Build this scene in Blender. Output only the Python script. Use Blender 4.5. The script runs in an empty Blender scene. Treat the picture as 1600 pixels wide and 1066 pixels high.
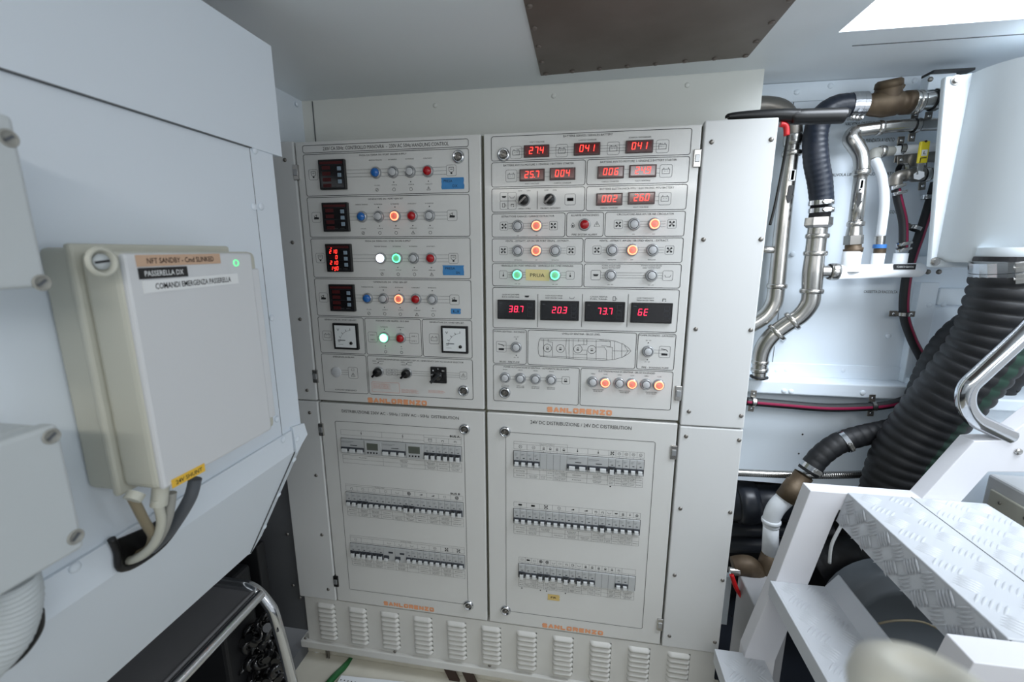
import bpy, bmesh, math, random
from mathutils import Vector, Matrix
random.seed(7)
C = bpy.context.scene.collection
PI = math.pi
# ------------------------------------------------------------------ camera (calibrated against the panel grid)
F = 674.94                                        # focal length for a 1600 px wide frame
CAM = Vector((0.7431, -1.0781, -0.2804))
RX = Vector((0.98686588, 0.16154185, -0.00011149))   # image right
RY = Vector((0.03223783, -0.1976184, -0.97974879))   # image down
RZ = Vector((-0.15829247, 0.96687703, -0.20023061))  # view direction
cam = bpy.data.cameras.new('camera'); camo = bpy.data.objects.new('camera', cam); C.objects.link(camo)
cam.sensor_width = 36; cam.lens = F * 36 / 1600; cam.clip_start = 0.01
camo.matrix_world = Matrix(((RX[0], -RY[0], -RZ[0], CAM[0]), (RX[1], -RY[1], -RZ[1], CAM[1]), (RX[2], -RY[2], -RZ[2], CAM[2]), (0, 0, 0, 1)))
cam.dof.use_dof = True; cam.dof.focus_distance = 1.2; cam.dof.aperture_fstop = 4.5
bpy.context.scene.camera = camo
# ------------------------------------------------------------------ world and lights
sc = bpy.context.scene
sc.view_settings.view_transform = 'Standard'; sc.view_settings.look = 'None'; sc.view_settings.gamma = 1
sc.view_settings.use_curve_mapping = False; sc.view_settings.exposure = 0.38
wd = bpy.data.worlds.new('world'); sc.world = wd; wd.use_nodes = True
bg = wd.node_tree.nodes['Background']; bg.inputs[0].default_value = (0.88, 0.94, 1.0, 1); bg.inputs[1].default_value = 0.55
def area(name, loc, rot, sx, sy, power, col):
    l = bpy.data.lights.new(name, 'AREA'); l.shape = 'RECTANGLE'; l.size = sx; l.size_y = sy; l.energy = power; l.color = col
    o = bpy.data.objects.new(name, l); C.objects.link(o); o.location = loc; o.rotation_euler = rot; return o
hl = area('hatch_daylight', (1.78, -0.38, 0.50), (0, 0, 0), 0.7, 0.5, 7.8, (0.84, 0.91, 1.0)); hl.rotation_euler = Vector((-0.30, 0.62, -0.9)).to_track_quat('-Z', 'Y').to_euler(); hl.data.spread = math.radians(100)
area('bulkhead_fill', (1.95, -0.95, -0.15), (math.radians(84), 0, math.radians(20)), 0.5, 0.5, 2.6, (0.84, 0.93, 1.0))  # unseen fill added to brighten the bulkhead, stair and strips
area('companion_light', (1.45, -1.35, 0.10), (math.radians(62), 0, math.radians(-4)), 1.1, 0.12, 2.0, (0.88, 0.95, 1.0))
area('ceiling_light', (0.75, -1.75, 0.1), (math.radians(18), 0, 0), 1.5, 0.12, 6.5, (1.0, 0.97, 0.92))

def unp(u, v, ax, val):
    d = RX * ((u - 800) / F) + RY * ((v - 533) / F) + RZ
    return CAM + d * ((val - CAM[ax]) / d[ax])
def at(u, v, y=0.0): return unp(u, v, 1, y)
def depth(p): return (p - CAM).dot(RZ)
def rad(p, w): return 0.5 * w * depth(p) / F * 0.93
# ------------------------------------------------------------------ materials
M = {}
def lin(c): return tuple(((x / 255) / 12.92 if x <= 10 else (((x / 255) + 0.055) / 1.055) ** 2.4) for x in c)
def mat(name, c, rough=0.5, metal=0.0, emit=None, es=0.0, coat=0.0, bump=0.0, bscale=200, var=0.0, vscale=6, vcol=None, aniso=None):
    m = bpy.data.materials.new(name); m.use_nodes = True; nt = m.node_tree; b = nt.nodes['Principled BSDF']
    col = lin(c) + (1,)
    b.inputs['Base Color'].default_value = col; b.inputs['Roughness'].default_value = rough; b.inputs['Metallic'].default_value = metal
    if coat: b.inputs['Coat Weight'].default_value = coat; b.inputs['Coat Roughness'].default_value = 0.08
    if emit: b.inputs['Emission Color'].default_value = lin(emit) + (1,); b.inputs['Emission Strength'].default_value = es
    tc = nt.nodes.new('ShaderNodeTexCoord')
    if var:
        n = nt.nodes.new('ShaderNodeTexNoise'); n.inputs['Scale'].default_value = vscale; n.inputs['Detail'].default_value = 5
        nt.links.new(tc.outputs['Object'], n.inputs['Vector'])
        r = nt.nodes.new('ShaderNodeValToRGB'); r.color_ramp.elements[0].position = 0.35; r.color_ramp.elements[1].position = 0.7
        c2 = lin(vcol) if vcol else tuple(x * (1 - var) for x in col[:3])
        r.color_ramp.elements[0].color = col; r.color_ramp.elements[1].color = tuple(c2) + (1,)
        nt.links.new(n.outputs['Fac'], r.inputs['Fac']); nt.links.new(r.outputs['Color'], b.inputs['Base Color'])
    if bump:
        n = nt.nodes.new('ShaderNodeTexNoise'); n.inputs['Scale'].default_value = bscale
        if aniso:
            mp = nt.nodes.new('ShaderNodeMapping'); mp.inputs['Scale'].default_value = aniso
            nt.links.new(tc.outputs['Object'], mp.inputs['Vector']); nt.links.new(mp.outputs['Vector'], n.inputs['Vector'])
        else: nt.links.new(tc.outputs['Object'], n.inputs['Vector'])
        bp = nt.nodes.new('ShaderNodeBump'); bp.inputs['Strength'].default_value = bump; bp.inputs['Distance'].default_value = 0.002
        nt.links.new(n.outputs['Fac'], bp.inputs['Height']); nt.links.new(bp.outputs['Normal'], b.inputs['Normal'])
    M[name] = m; return m
mat('panel', (208, 208, 205), 0.32, coat=0.35, bump=0.05, bscale=40)
mat('panel_side', (206, 207, 206), 0.4, bump=0.05, bscale=40)
mat('plinth', (206, 205, 200), 0.45, var=0.08, vscale=9)
mat('gasket', (122, 122, 104), 0.7)
mat('wall', (220, 228, 236), 0.5, bump=0.04, bscale=30)
mat('wall_upper', (205, 207, 202), 0.5)
mat('ceil', (232, 237, 240), 0.42, coat=0.1)
mat('bulk', (228, 238, 247), 0.45, bump=0.05, bscale=20, var=0.05, vscale=3)
mat('hullgrey', (168, 168, 170), 0.6)
mat('shadewall', (96, 98, 101), 0.6)  # hull grey darkened: shade of the lower left corner put into the colour
mat('plate', (128, 120, 114), 0.5, 0.5, var=0.4, vscale=5, vcol=(108, 98, 90), bump=0.1, bscale=30)
mat('seam', (95, 98, 100), 0.8)
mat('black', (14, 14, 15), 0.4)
mat('blackgloss', (16, 16, 18), 0.18, coat=0.5)
mat('rubber', (22, 23, 26), 0.55, bump=0.15, bscale=150)
mat('hoseblue', (25, 32, 45), 0.38, bump=0.1, bscale=120)
mat('ink', (26, 28, 30), 0.6)
mat('inkl', (88, 90, 92), 0.6)
mat('orange', (226, 158, 116), 0.6)
mat('redink', (216, 140, 122), 0.6)
mat('chrome', (205, 207, 210), 0.13, 1.0)
mat('steel', (196, 194, 190), 0.24, 0.95, var=0.25, vscale=14)
mat('steeldark', (140, 136, 130), 0.38, 0.8, var=0.35, vscale=12)
mat('brushed', (120, 120, 122), 0.4, 0.5, bump=0.1, bscale=60, aniso=(30, 1, 1))
mat('brass', (98, 84, 66), 0.55, 0.45, var=0.5, vscale=22, vcol=(72, 58, 44))
mat('bezel', (168, 170, 172), 0.28, 0.6)
mat('capgrey', (190, 192, 194), 0.35)
mat('capblue', (30, 98, 172), 0.25, coat=0.4)
mat('capred', (166, 8, 20), 0.3, coat=0.15)
mat('caporange', (224, 150, 134), 0.35, emit=(255, 120, 80), es=0.08)
mat('capgreen', (150, 190, 168), 0.35, emit=(90, 255, 170), es=0.08)
mat('ring_o', (255, 150, 120), 0.4, emit=(255, 120, 84), es=3.0)
mat('ring_g', (120, 255, 190), 0.4, emit=(84, 255, 165), es=2.6)
mat('lit_w', (235, 240, 255), 0.4, emit=(225, 232, 255), es=2.6)
mat('lit_g', (200, 255, 225), 0.4, emit=(190, 255, 220), es=2.4)
mat('seg', (255, 40, 30), 0.4, emit=(255, 48, 40), es=3.4)
mat('segpink', (255, 30, 60), 0.4, emit=(255, 36, 70), es=2.6)
mat('redscreen', (70, 8, 12), 0.12, coat=0.6, emit=(120, 6, 10), es=0.10)
mat('redframe', (52, 8, 12), 0.3)
mat('darkred', (70, 14, 16), 0.4)
mat('screen', (20, 18, 20), 0.15, coat=0.5)
mat('meterface', (222, 226, 226), 0.4)
mat('mbtn', (132, 150, 164), 0.4)
mat('bkbody', (176, 178, 178), 0.5)
mat('bkdark', (52, 56, 62), 0.5)
mat('bklever', (206, 208, 208), 0.4)
mat('bktoggledark', (30, 32, 36), 0.5)
mat('lcd', (92, 96, 88), 0.2)
mat('bktape', (64, 134, 192), 0.7, var=0.15, vscale=30)
mat('mtape', (214, 186, 116), 0.7, var=0.15, vscale=40)
mat('mtape2', (224, 208, 150), 0.7)
mat('enclose', (190, 190, 178), 0.45)
mat('lid', (206, 208, 210), 0.4)
mat('boxgrey', (188, 194, 196), 0.5)
mat('labelbeige', (196, 164, 138), 0.5)
mat('labelwhite', (226, 228, 228), 0.5)
mat('labelyellow', (232, 186, 60), 0.5)
mat('white', (228, 232, 236), 0.35)
mat('tank', (222, 230, 235), 0.4)
mat('tread', (198, 202, 207), 0.34, bump=0.06, bscale=60)
mat('stringer', (224, 224, 228), 0.4)
mat('magenta', (140, 24, 66), 0.5)
mat('yellow', (224, 206, 40), 0.4)
mat('red', (196, 22, 28), 0.4)
mat('greenstripe', (26, 58, 46), 0.6)
mat('bluecl', (60, 120, 190), 0.4)
mat('cablegrey', (150, 150, 144), 0.5)
mat('cabledark', (82, 86, 92), 0.5)
mat('cablebrown', (132, 122, 100), 0.5)
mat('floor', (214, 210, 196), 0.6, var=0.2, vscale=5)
mat('green', (22, 92, 44), 0.5)
mat('brown', (54, 36, 28), 0.6)
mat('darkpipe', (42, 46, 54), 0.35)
mat('drum', (92, 98, 103), 0.45)
mat('knob', (206, 204, 192), 0.35)
mat('led', (120, 220, 160), 0.4, emit=(90, 255, 150), es=0.8)
mat('lampcase', (210, 212, 212), 0.5)
mat('lamp', (255, 250, 240), 0.5, emit=(255, 248, 236), es=6.0)

# ------------------------------------------------------------------ mesh builder
class MB:
    def __init__(s): s.bm = bmesh.new(); s.mats = []
    def mi(s, m):
        if m not in s.mats: s.mats.append(m)
        return s.mats.index(m)
    def poly(s, pts, m, smooth=False):
        vs = [s.bm.verts.new(p) for p in pts]
        f = s.bm.faces.new(vs); f.material_index = s.mi(m); f.smooth = smooth; return f
    def merge(s, t, m):
        k = s.mi(m)
        for f in t.faces: f.material_index = k
        me = bpy.data.meshes.new('tmp'); t.to_mesh(me); t.free()
        s.bm.from_mesh(me); bpy.data.meshes.remove(me)
    def box(s, x0, x1, y0, y1, z0, z1, m, bev=0.0, seg=2):
        t = bmesh.new(); bmesh.ops.create_cube(t, size=1)
        for v in t.verts: v.co = Vector(((x0 + x1) / 2 + v.co.x * (x1 - x0), (y0 + y1) / 2 + v.co.y * (y1 - y0), (z0 + z1) / 2 + v.co.z * (z1 - z0)))
        if bev: bmesh.ops.bevel(t, geom=t.edges[:], offset=bev, segments=seg, affect='EDGES', profile=0.5)
        s.merge(t, m); return s
    def obox(s, c, ax, ay, az, hx, hy, hz, m, bev=0.0):
        t = bmesh.new(); bmesh.ops.create_cube(t, size=2)
        for v in t.verts: v.co = Vector((v.co.x * hx, v.co.y * hy, v.co.z * hz))
        if bev: bmesh.ops.bevel(t, geom=t.edges[:], offset=bev, segments=2, affect='EDGES', profile=0.5)
        for v in t.verts: v.co = Vector(c) + Vector(ax) * v.co.x + Vector(ay) * v.co.y + Vector(az) * v.co.z
        s.merge(t, m); return s
    def prism(s, pts, vec, m, bev=0.0):
        t = bmesh.new(); vec = Vector(vec)
        a = [t.verts.new(p) for p in pts]; b = [t.verts.new(Vector(p) + vec) for p in pts]
        t.faces.new(a); t.faces.new(b[::-1]); n = len(a)
        for i in range(n): t.faces.new((a[i], b[i], b[(i + 1) % n], a[(i + 1) % n]))
        bmesh.ops.recalc_face_normals(t, faces=t.faces[:])
        if bev: bmesh.ops.bevel(t, geom=t.edges[:], offset=bev, segments=2, affect='EDGES', profile=0.5)
        s.merge(t, m); return s
    def lathe(s, p, ax, prof, m, seg=24, smooth=True):
        p = Vector(p); ax = Vector(ax).normalized(); e = ax.orthogonal().normalized(); g = ax.cross(e); k = s.mi(m); prev = None
        for (t, r) in prof:
            if r < 1e-6: ring = [s.bm.verts.new(p + ax * t)]
            else: ring = [s.bm.verts.new(p + ax * t + (e * math.cos(a) + g * math.sin(a)) * r) for a in [2 * PI * i / seg for i in range(seg)]]
            if prev:
                for i in range(seg):
                    q = []
                    a0 = prev[i % len(prev)]; a1 = prev[(i + 1) % len(prev)]; b0 = ring[i % len(ring)]; b1 = ring[(i + 1) % len(ring)]
                    for v in (a0, a1, b1, b0):
                        if v not in q: q.append(v)
                    if len(q) > 2: f = s.bm.faces.new(q); f.material_index = k; f.smooth = smooth
            prev = ring
        return s
    def cyl(s, p0, p1, r, m, seg=20, r1=None):
        p0 = Vector(p0); p1 = Vector(p1); L = (p1 - p0).length; r1 = r if r1 is None else r1
        s.lathe(p0, p1 - p0, [(0, 0), (0, r)], m, seg, False); s.lathe(p0, p1 - p0, [(0, r), (L, r1)], m, seg); s.lathe(p0, p1 - p0, [(L, r1), (L, 0)], m, seg, False); return s
    def ball(s, p, r, m, seg=12, sq=1.0, ax=(0, 0, 1)):
        s.lathe(p, ax, [(-math.cos(a) * r * sq, math.sin(a) * r) for a in [PI * i / 8 for i in range(9)]], m, seg); return s
    def tube(s, pts, r, m, seg=16, sub=8, rf=None, matf=None, smooth=True, step=None, cap=True):
        P = [Vector(p) for p in pts]; R = r if isinstance(r, (list, tuple)) else [r] * len(P)
        Q = []; QR = []
        if sub and len(P) > 2:
            for i in range(len(P) - 1):
                a = P[max(i - 1, 0)]; b = P[i]; c = P[i + 1]; d = P[min(i + 2, len(P) - 1)]
                for j in range(sub):
                    t = j / sub
                    Q.append(0.5 * ((2 * b) + (c - a) * t + (2 * a - 5 * b + 4 * c - d) * t * t + (3 * b - a - 3 * c + d) * t ** 3)); QR.append(R[i] + (R[i + 1] - R[i]) * t)
            Q.append(P[-1]); QR.append(R[-1])
        else: Q, QR = P, list(R)
        if step:
            L = [0]
            for i in range(1, len(Q)): L.append(L[-1] + (Q[i] - Q[i - 1]).length)
            n = max(2, int(L[-1] / step)); NQ = []; NR = []; k = 0
            for i in range(n + 1):
                t = L[-1] * i / n
                while k < len(L) - 2 and L[k + 1] < t: k += 1
                w = (t - L[k]) / max(1e-9, L[k + 1] - L[k]); NQ.append(Q[k].lerp(Q[k + 1], w)); NR.append(QR[k] + (QR[k + 1] - QR[k]) * w)
            Q, QR = NQ, NR
        T = [(Q[min(i + 1, len(Q) - 1)] - Q[max(i - 1, 0)]).normalized() for i in range(len(Q))]
        e = T[0].orthogonal().normalized() if abs(T[0].y) > 0.95 else (Vector((0, -1, 0)) - T[0] * T[0].dot(Vector((0, -1, 0)))).normalized()
        prev = None; dist = 0
        for i, q in enumerate(Q):
            if i: dist += (q - Q[i - 1]).length
            e = (e - T[i] * e.dot(T[i])).normalized(); g = T[i].cross(e)
            rr = QR[i] * (rf(dist, i) if rf else 1)
            ring = [s.bm.verts.new(q + (e * math.cos(2 * PI * j / seg) + g * math.sin(2 * PI * j / seg)) * rr) for j in range(seg)]
            if prev:
                for j in range(seg):
                    f = s.bm.faces.new((prev[j], ring[j], ring[(j + 1) % seg], prev[(j + 1) % seg]))
                    f.material_index = s.mi(matf(j, i) if matf else m); f.smooth = smooth
            elif cap:
                f = s.bm.faces.new(ring); f.material_index = s.mi(m)
            prev = ring
        if cap: f = s.bm.faces.new(prev[::-1]); f.material_index = s.mi(m)
        return s
    def mesh(s, name, centre=True):
        s.bm.normal_update(); bm = s.bm; off = Vector((0, 0, 0))
        if centre and bm.verts:
            lo = Vector([min(v.co[i] for v in bm.verts) for i in range(3)]); hi = Vector([max(v.co[i] for v in bm.verts) for i in range(3)])
            off = Vector(((lo.x + hi.x) / 2, (lo.y + hi.y) / 2, lo.z))
            for v in bm.verts: v.co -= off
        me = bpy.data.meshes.new(name); bm.to_mesh(me); bm.free()
        for k in s.mats: me.materials.append(M[k])
        return me, off
WPOS = {}
def link(o, wp, parent=None):
    C.objects.link(o); wp = Vector(wp); WPOS[o.name] = wp
    if parent is not None: o.parent = parent; o.location = wp - WPOS[parent.name]
    else: o.location = wp
    return o
def obj(name, mb, parent=None, label=None, cat=None, group=None, kind=None):
    me, off = mb.mesh(name); o = bpy.data.objects.new(name, me); link(o, off, parent); return tag(o, label, cat, group, kind)
def tag(o, label=None, cat=None, group=None, kind=None):
    if label: o['label'] = label
    if cat: o['category'] = cat
    if group: o['group'] = group
    if kind: o['kind'] = kind
    return o
def empty(name, loc, label, cat, group=None):
    o = bpy.data.objects.new(name, None); o.empty_display_size = 0.05; link(o, loc); return tag(o, label, cat, group)
def inst(src, wp, parent):                       # copy of a part (and its sub-parts) at a world position
    c = src.copy(); link(c, wp, parent)
    for ch in src.children:
        d = ch.copy(); link(d, Vector(wp) + (WPOS[ch.name] - WPOS[src.name]), c)
    return c
def struct(name, mb, label=None): return obj(name, mb, None, label, None, None, 'structure')

# ------------------------------------------------------------------ lettering
_tc = {}
def glyphs(s, bold=0.0):
    if (s, bold) in _tc: return _tc[(s, bold)]
    cu = bpy.data.curves.new('t', 'FONT'); cu.body = s; cu.resolution_u = 2; cu.size = 1; cu.offset = bold
    ob = bpy.data.objects.new('t', cu); C.objects.link(ob); bpy.context.view_layer.update()
    me = bpy.data.meshes.new_from_object(ob.evaluated_get(bpy.context.evaluated_depsgraph_get()))
    vs = [(v.co.x, v.co.y) for v in me.vertices]; fs = [tuple(p.vertices) for p in me.polygons]
    bpy.data.objects.remove(ob); bpy.data.curves.remove(cu); bpy.data.meshes.remove(me)
    x0 = min(v[0] for v in vs); x1 = max(v[0] for v in vs)
    _tc[(s, bold)] = (vs, fs, x0, x1); return _tc[(s, bold)]
class Flat:
    """prints on a plane: f(a, b) -> world point; a to the right, b up"""
    def __init__(s, mb, f): s.mb = mb; s.f = f; o = f(0, 0); s.n = (f(1, 0) - o).cross(f(0, 1) - o).normalized(); s.k = 0
    def text(s, t, a, b, w, h, m='ink', bold=0.0, rot=0.0):
        vs, fs, x0, x1 = glyphs(t, bold); sx = w / (x1 - x0); sy = h / 0.73; cx = (x0 + x1) / 2; cy = 0.365
        cr, sr = math.cos(rot), math.sin(rot); vv = []
        for x, y in vs:
            X = (x - cx) * sx; Y = (y - cy) * sy
            vv.append(s.mb.bm.verts.new(s.f(a + X * cr - Y * sr, b + X * sr + Y * cr)))
        k = s.mb.mi(m)
        for f in fs:
            try: q = s.mb.bm.faces.new([vv[i] for i in f]); q.material_index = k
            except ValueError: pass
    def path(s, pts, w, m='ink', closed=False):
        n = len(pts); L = []
        for i in range(n if closed else n - 1):
            (x0, y0), (x1, y1) = pts[i], pts[(i + 1) % n]; d = math.hypot(x1 - x0, y1 - y0)
            if d < 1e-7: continue
            nx, ny = -(y1 - y0) / d * w / 2, (x1 - x0) / d * w / 2; ex, ey = (x1 - x0) / d * w * 0.3, (y1 - y0) / d * w * 0.3
            s.k = (s.k + 1) % 6; o_ = s.n * (s.k * 3e-5)
            s.mb.poly([q + o_ for q in (s.f(x0 - nx - ex, y0 - ny - ey), s.f(x1 - nx + ex, y1 - ny + ey), s.f(x1 + nx + ex, y1 + ny + ey), s.f(x0 + nx - ex, y0 + ny - ey))], m)
    def fill(s, pts, m='ink'): s.mb.poly([s.f(*p) for p in pts], m)
    def rrect(s, a0, a1, b0, b1, r=0.004, w=0.0011, m='ink'):
        if a0 > a1: a0, a1 = a1, a0
        if b0 > b1: b0, b1 = b1, b0
        p = []
        for cx, cy, t0 in ((a1 - r, b1 - r, 0), (a0 + r, b1 - r, 90), (a0 + r, b0 + r, 180), (a1 - r, b0 + r, 270)):
            for k in range(4): t = math.radians(t0 + 30 * k); p.append((cx + r * math.cos(t), cy + r * math.sin(t)))
        s.path(p, w, m, True)
    def circle(s, a, b, r, w=0.0008, m='ink', n=16): s.path([(a + r * math.cos(2 * PI * i / n), b + r * math.sin(2 * PI * i / n)) for i in range(n)], w, m, True)
    def disc(s, a, b, r, m='ink', n=12): s.fill([(a + r * math.cos(2 * PI * i / n), b + r * math.sin(2 * PI * i / n)) for i in range(n)], m)
BL = {'S': [[(1, .86), (.86, 1), (.14, 1), (0, .86), (0, .64), (.14, .52), (.86, .48), (1, .36), (1, .14), (.86, 0), (.14, 0), (0, .14)]], 'A': [[(0, 0), (.5, 1), (1, 0)], [(.22, .3), (.78, .3)]], 'N': [[(0, 0), (0, 1), (1, 0), (1, 1)]], 'L': [[(0, 1), (0, 0), (1, 0)]],
 'O': [[(.16, 0), (0, .16), (0, .84), (.16, 1), (.84, 1), (1, .84), (1, .16), (.84, 0), (.16, 0)]], 'R': [[(0, 0), (0, 1), (.86, 1), (1, .86), (1, .6), (.86, .45), (0, .45)], [(.55, .45), (1, 0)]], 'E': [[(1, 1), (0, 1), (0, 0), (1, 0)], [(0, .5), (.92, .5)]], 'Z': [[(0, 1), (1, 1), (0, 0), (1, 0)]]}
def brand(fl, t, a, b, w, h, m):
    n = len(t); p = w / n; lw = p * .70; st = h * .33; hh = h - st
    for i, ch in enumerate(t):
        x0 = a - w / 2 + p * i + p * .13
        for ln in BL[ch]: fl.path([(x0 + st * .3 + q[0] * (lw - st * .4), b - hh / 2 + q[1] * hh) for q in ln], st, m)
SEG = {'0': 'abcdef', '1': 'bc', '2': 'abged', '3': 'abgcd', '4': 'fgbc', '5': 'afgcd', '6': 'afgedc', '7': 'abc', '9': 'abcdfg', 'G': 'afedcg', 'E': 'afged', '8': 'abcdefg'}
def digits(fl, txt, a, b, h, pitch, m):
    """seven-segment text centred at a, b"""
    w = h * 0.50; t = h * 0.105; n = len(txt.replace('.', '')); x = a - pitch * (n - 1) / 2
    P = {'a': ((0, h), (w, h)), 'b': ((w, h), (w, h / 2)), 'c': ((w, h / 2), (w, 0)), 'd': ((0, 0), (w, 0)), 'e': ((0, 0), (0, h / 2)), 'f': ((0, h / 2), (0, h)), 'g': ((0, h / 2), (w, h / 2))}
    for ch in txt:
        if ch == '.': fl.disc(x - pitch + w * 0.5 + (pitch - w) * 0.55 + w * 0.0, b - h / 2, t * 0.5, m, 8); continue
        for sg in SEG[ch]:
            (x0, y0), (x1, y1) = P[sg]; q = [(x0, y0), (x1, y1)]; d = math.hypot(x1 - x0, y1 - y0); g = t * 0.35
            ux, uy = (x1 - x0) / d, (y1 - y0) / d
            q = [(x0 + ux * g, y0 + uy * g), (x1 - ux * g, y1 - uy * g)]
            q = [(x - w / 2 + px + 0.13 * (py - h / 2), b - h / 2 + py) for px, py in q]
            fl.path(q, t, m)
        x += pitch
def front(y=-0.0006): return lambda a, b: Vector((a, y, b))

# ================================================================== SETTING
ZC = 0.135
b = MB()                                          # ceiling panel with a sawn right corner, slightly cambered
b.prism([(-0.6, 0.125, 0.128), (1.139, 0.125, 0.141), (1.175, 0.095, 0.1415), (1.203, -0.167, 0.1415), (1.26, -0.8, 0.1415), (1.26, -2.4, 0.1415), (-0.6, -2.4, 0.128)], (0, 0, 0.012), 'ceil')
struct('ceiling', b)
b = MB(); b.poly([(-0.7, 0.6, 0.166), (-0.7, -2.6, 0.166), (1.247, -2.6, 0.166), (1.247, 0.6, 0.166)], 'ceil')
b.poly([(1.247, 0.6, 0.166), (1.247, 0.02, 0.166), (2.4, 0.02, 0.166), (2.4, 0.6, 0.166)], 'ceil')
b.poly([(1.247, -1.25, 0.166), (1.247, -2.6, 0.166), (2.4, -2.6, 0.166), (2.4, -1.25, 0.166)], 'ceil')
b.box(1.31, 2.4, 0.0885, 0.09, 0.1645, 0.166, 'seam')
b.poly([(1.247, 0.02, 0.166), (1.247, 0.02, 0.6), (2.4, 0.02, 0.6), (2.4, 0.02, 0.166)], 'white')
b.poly([(1.247, 0.02, 0.166), (1.247, -1.25, 0.166), (1.247, -1.25, 0.6), (1.247, 0.02, 0.6)], 'white')
b.poly([(1.247, -1.25, 0.166), (2.4, -1.25, 0.166), (2.4, -1.25, 0.6), (1.247, -1.25, 0.6)], 'white')
struct('ceiling_hatch', b)
# wall above the cabinet with its vertical corner bead
b = MB(); b.box(-0.08, 1.146, 0.12, 0.135, -0.12, 0.1415, 'wall_upper')
b.box(-0.014, -0.0115, 0.118, 0.12, -0.02, 0.13, 'seam')
for (u, v) in ((680, 165), (865, 150), (1074, 133)):
    p = at(u, v, 0.12); b.ball(p, 0.0062, 'wall_upper', 12, 0.5, (0, 1, 0))
struct('wall_back', b)
b = MB(); b.box(-0.06, -0.045, -0.25, 0.12, 0.0, 0.14, 'wall'); p = Vector((-0.04, 0.09, 0.115)); b.ball(p, 0.006, 'wall', 12, 0.5, (1, 0, 0))
struct('wall_left_2', b)
# left wall (inner skin of the hull), overhanging
XL = 0.19
b = MB()
b.box(0.165, XL + 0.004, -2.4, -0.318, -0.109, 0.072, 'wall')
b.box(0.165, XL, -2.4, -0.338, -0.66, -0.109, 'wall')
b.box(0.165, XL + 0.0045, -2.4, -0.3925, -0.1105, -0.109, 'seam')
b.box(XL, XL + 0.0003, -0.3935, -0.3925, -0.62, -0.1105, 'seam')
for (u, v) in ((398, 235), (397, 323), (408, 323), (425, 497), (433, 655)):
    p = unp(u, v, 0, XL + 0.001); b.ball(p, 0.0062, 'wall', 12, 0.45, (1, 0, 0))
b.box(0.168, 0.191, -2.4, -0.33, 0.072, 0.0745, 'seam'); b.box(-0.3, 0.166, -2.4, -0.45, 0.02, 0.03, 'wall')
struct('wall_left', b)
b = MB()                                          # riveted flange strip under the wall
b.box(XL, XL + 0.005, -2.4, -0.372, -0.663, -0.618, 'wall', 0.001)
b.prism([(XL + 0.006, -0.37, -0.612), (XL + 0.006, -0.335, -0.618), (XL + 0.006, -0.328, -0.645), (XL + 0.006, -0.366, -0.668)], (-0.01, 0, 0), 'wall')
for (u, v) in ((443, 687), (465, 686), (117, 887)): b.ball(unp(u, v, 0, XL + 0.006), 0.0062, 'wall', 12, 0.5, (1, 0, 0))
struct('trim_1', b)
SLOPE_D = Vector((0.063 - XL, 0, -0.898 + 0.662))
b = MB(); q0 = Vector((XL + 0.002, -2.4, -0.663)); q1 = Vector((XL + 0.002, -0.366, -0.663))
b.prism([q0, q1, q1 + SLOPE_D * 1.04, q0 + SLOPE_D * 1.04], (-0.012, 0, -0.006), 'wall')
struct('wall_left_3', b)
b = MB(); q2 = Vector((XL + 0.004, -0.365, -0.663)); q3 = Vector((XL + 0.004, -0.33, -0.645))
b.prism([q2, q3, q3 + SLOPE_D * 1.05, q2 + SLOPE_D * 1.05], (-0.010, 0, -0.006), 'wall')
for t in (0.17, 0.52, 0.86): b.ball(q2.lerp(q3, 0.5) + SLOPE_D * t + Vector((0.001, 0, 0)), 0.006, 'wall', 12, 0.5, (1, 0, -0.5))
b.prism([q2 + Vector((.0006, 0, 0)), q2 + Vector((.0006, -.0012, 0)), q2 + SLOPE_D * 1.04 + Vector((.0006, -.0012, 0)), q2 + SLOPE_D * 1.04 + Vector((.0006, 0, 0))], (-.004, 0, 0), 'seam'); struct('trim_2', b)
b = MB(); b.box(-0.9, -0.08, 0.02, 0.04, -1.52, 0.0, 'shadewall'); b.box(-0.8, -0.78, -2.6, 0.02, -1.62, 0.1, 'shadewall')
struct('wall_back_2', b)
b = MB(); b.box(-0.8, 1.25, -2.62, -2.6, -1.62, -0.45, 'wall'); struct('wall_light_block', b)  # half-height wall added behind the camera to block low world light
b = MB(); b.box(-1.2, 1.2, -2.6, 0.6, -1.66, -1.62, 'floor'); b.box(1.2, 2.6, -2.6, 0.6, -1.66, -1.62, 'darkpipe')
b.box(-0.6, 1.2, 0.03, 0.12, -1.62, -1.585, 'floor', 0.004); b.box(-0.9, -0.145, -2.5, 0.1, -1.62, -1.57, 'shadewall')  # left slab takes the same painted-in shade
struct('floor', b)
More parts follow.
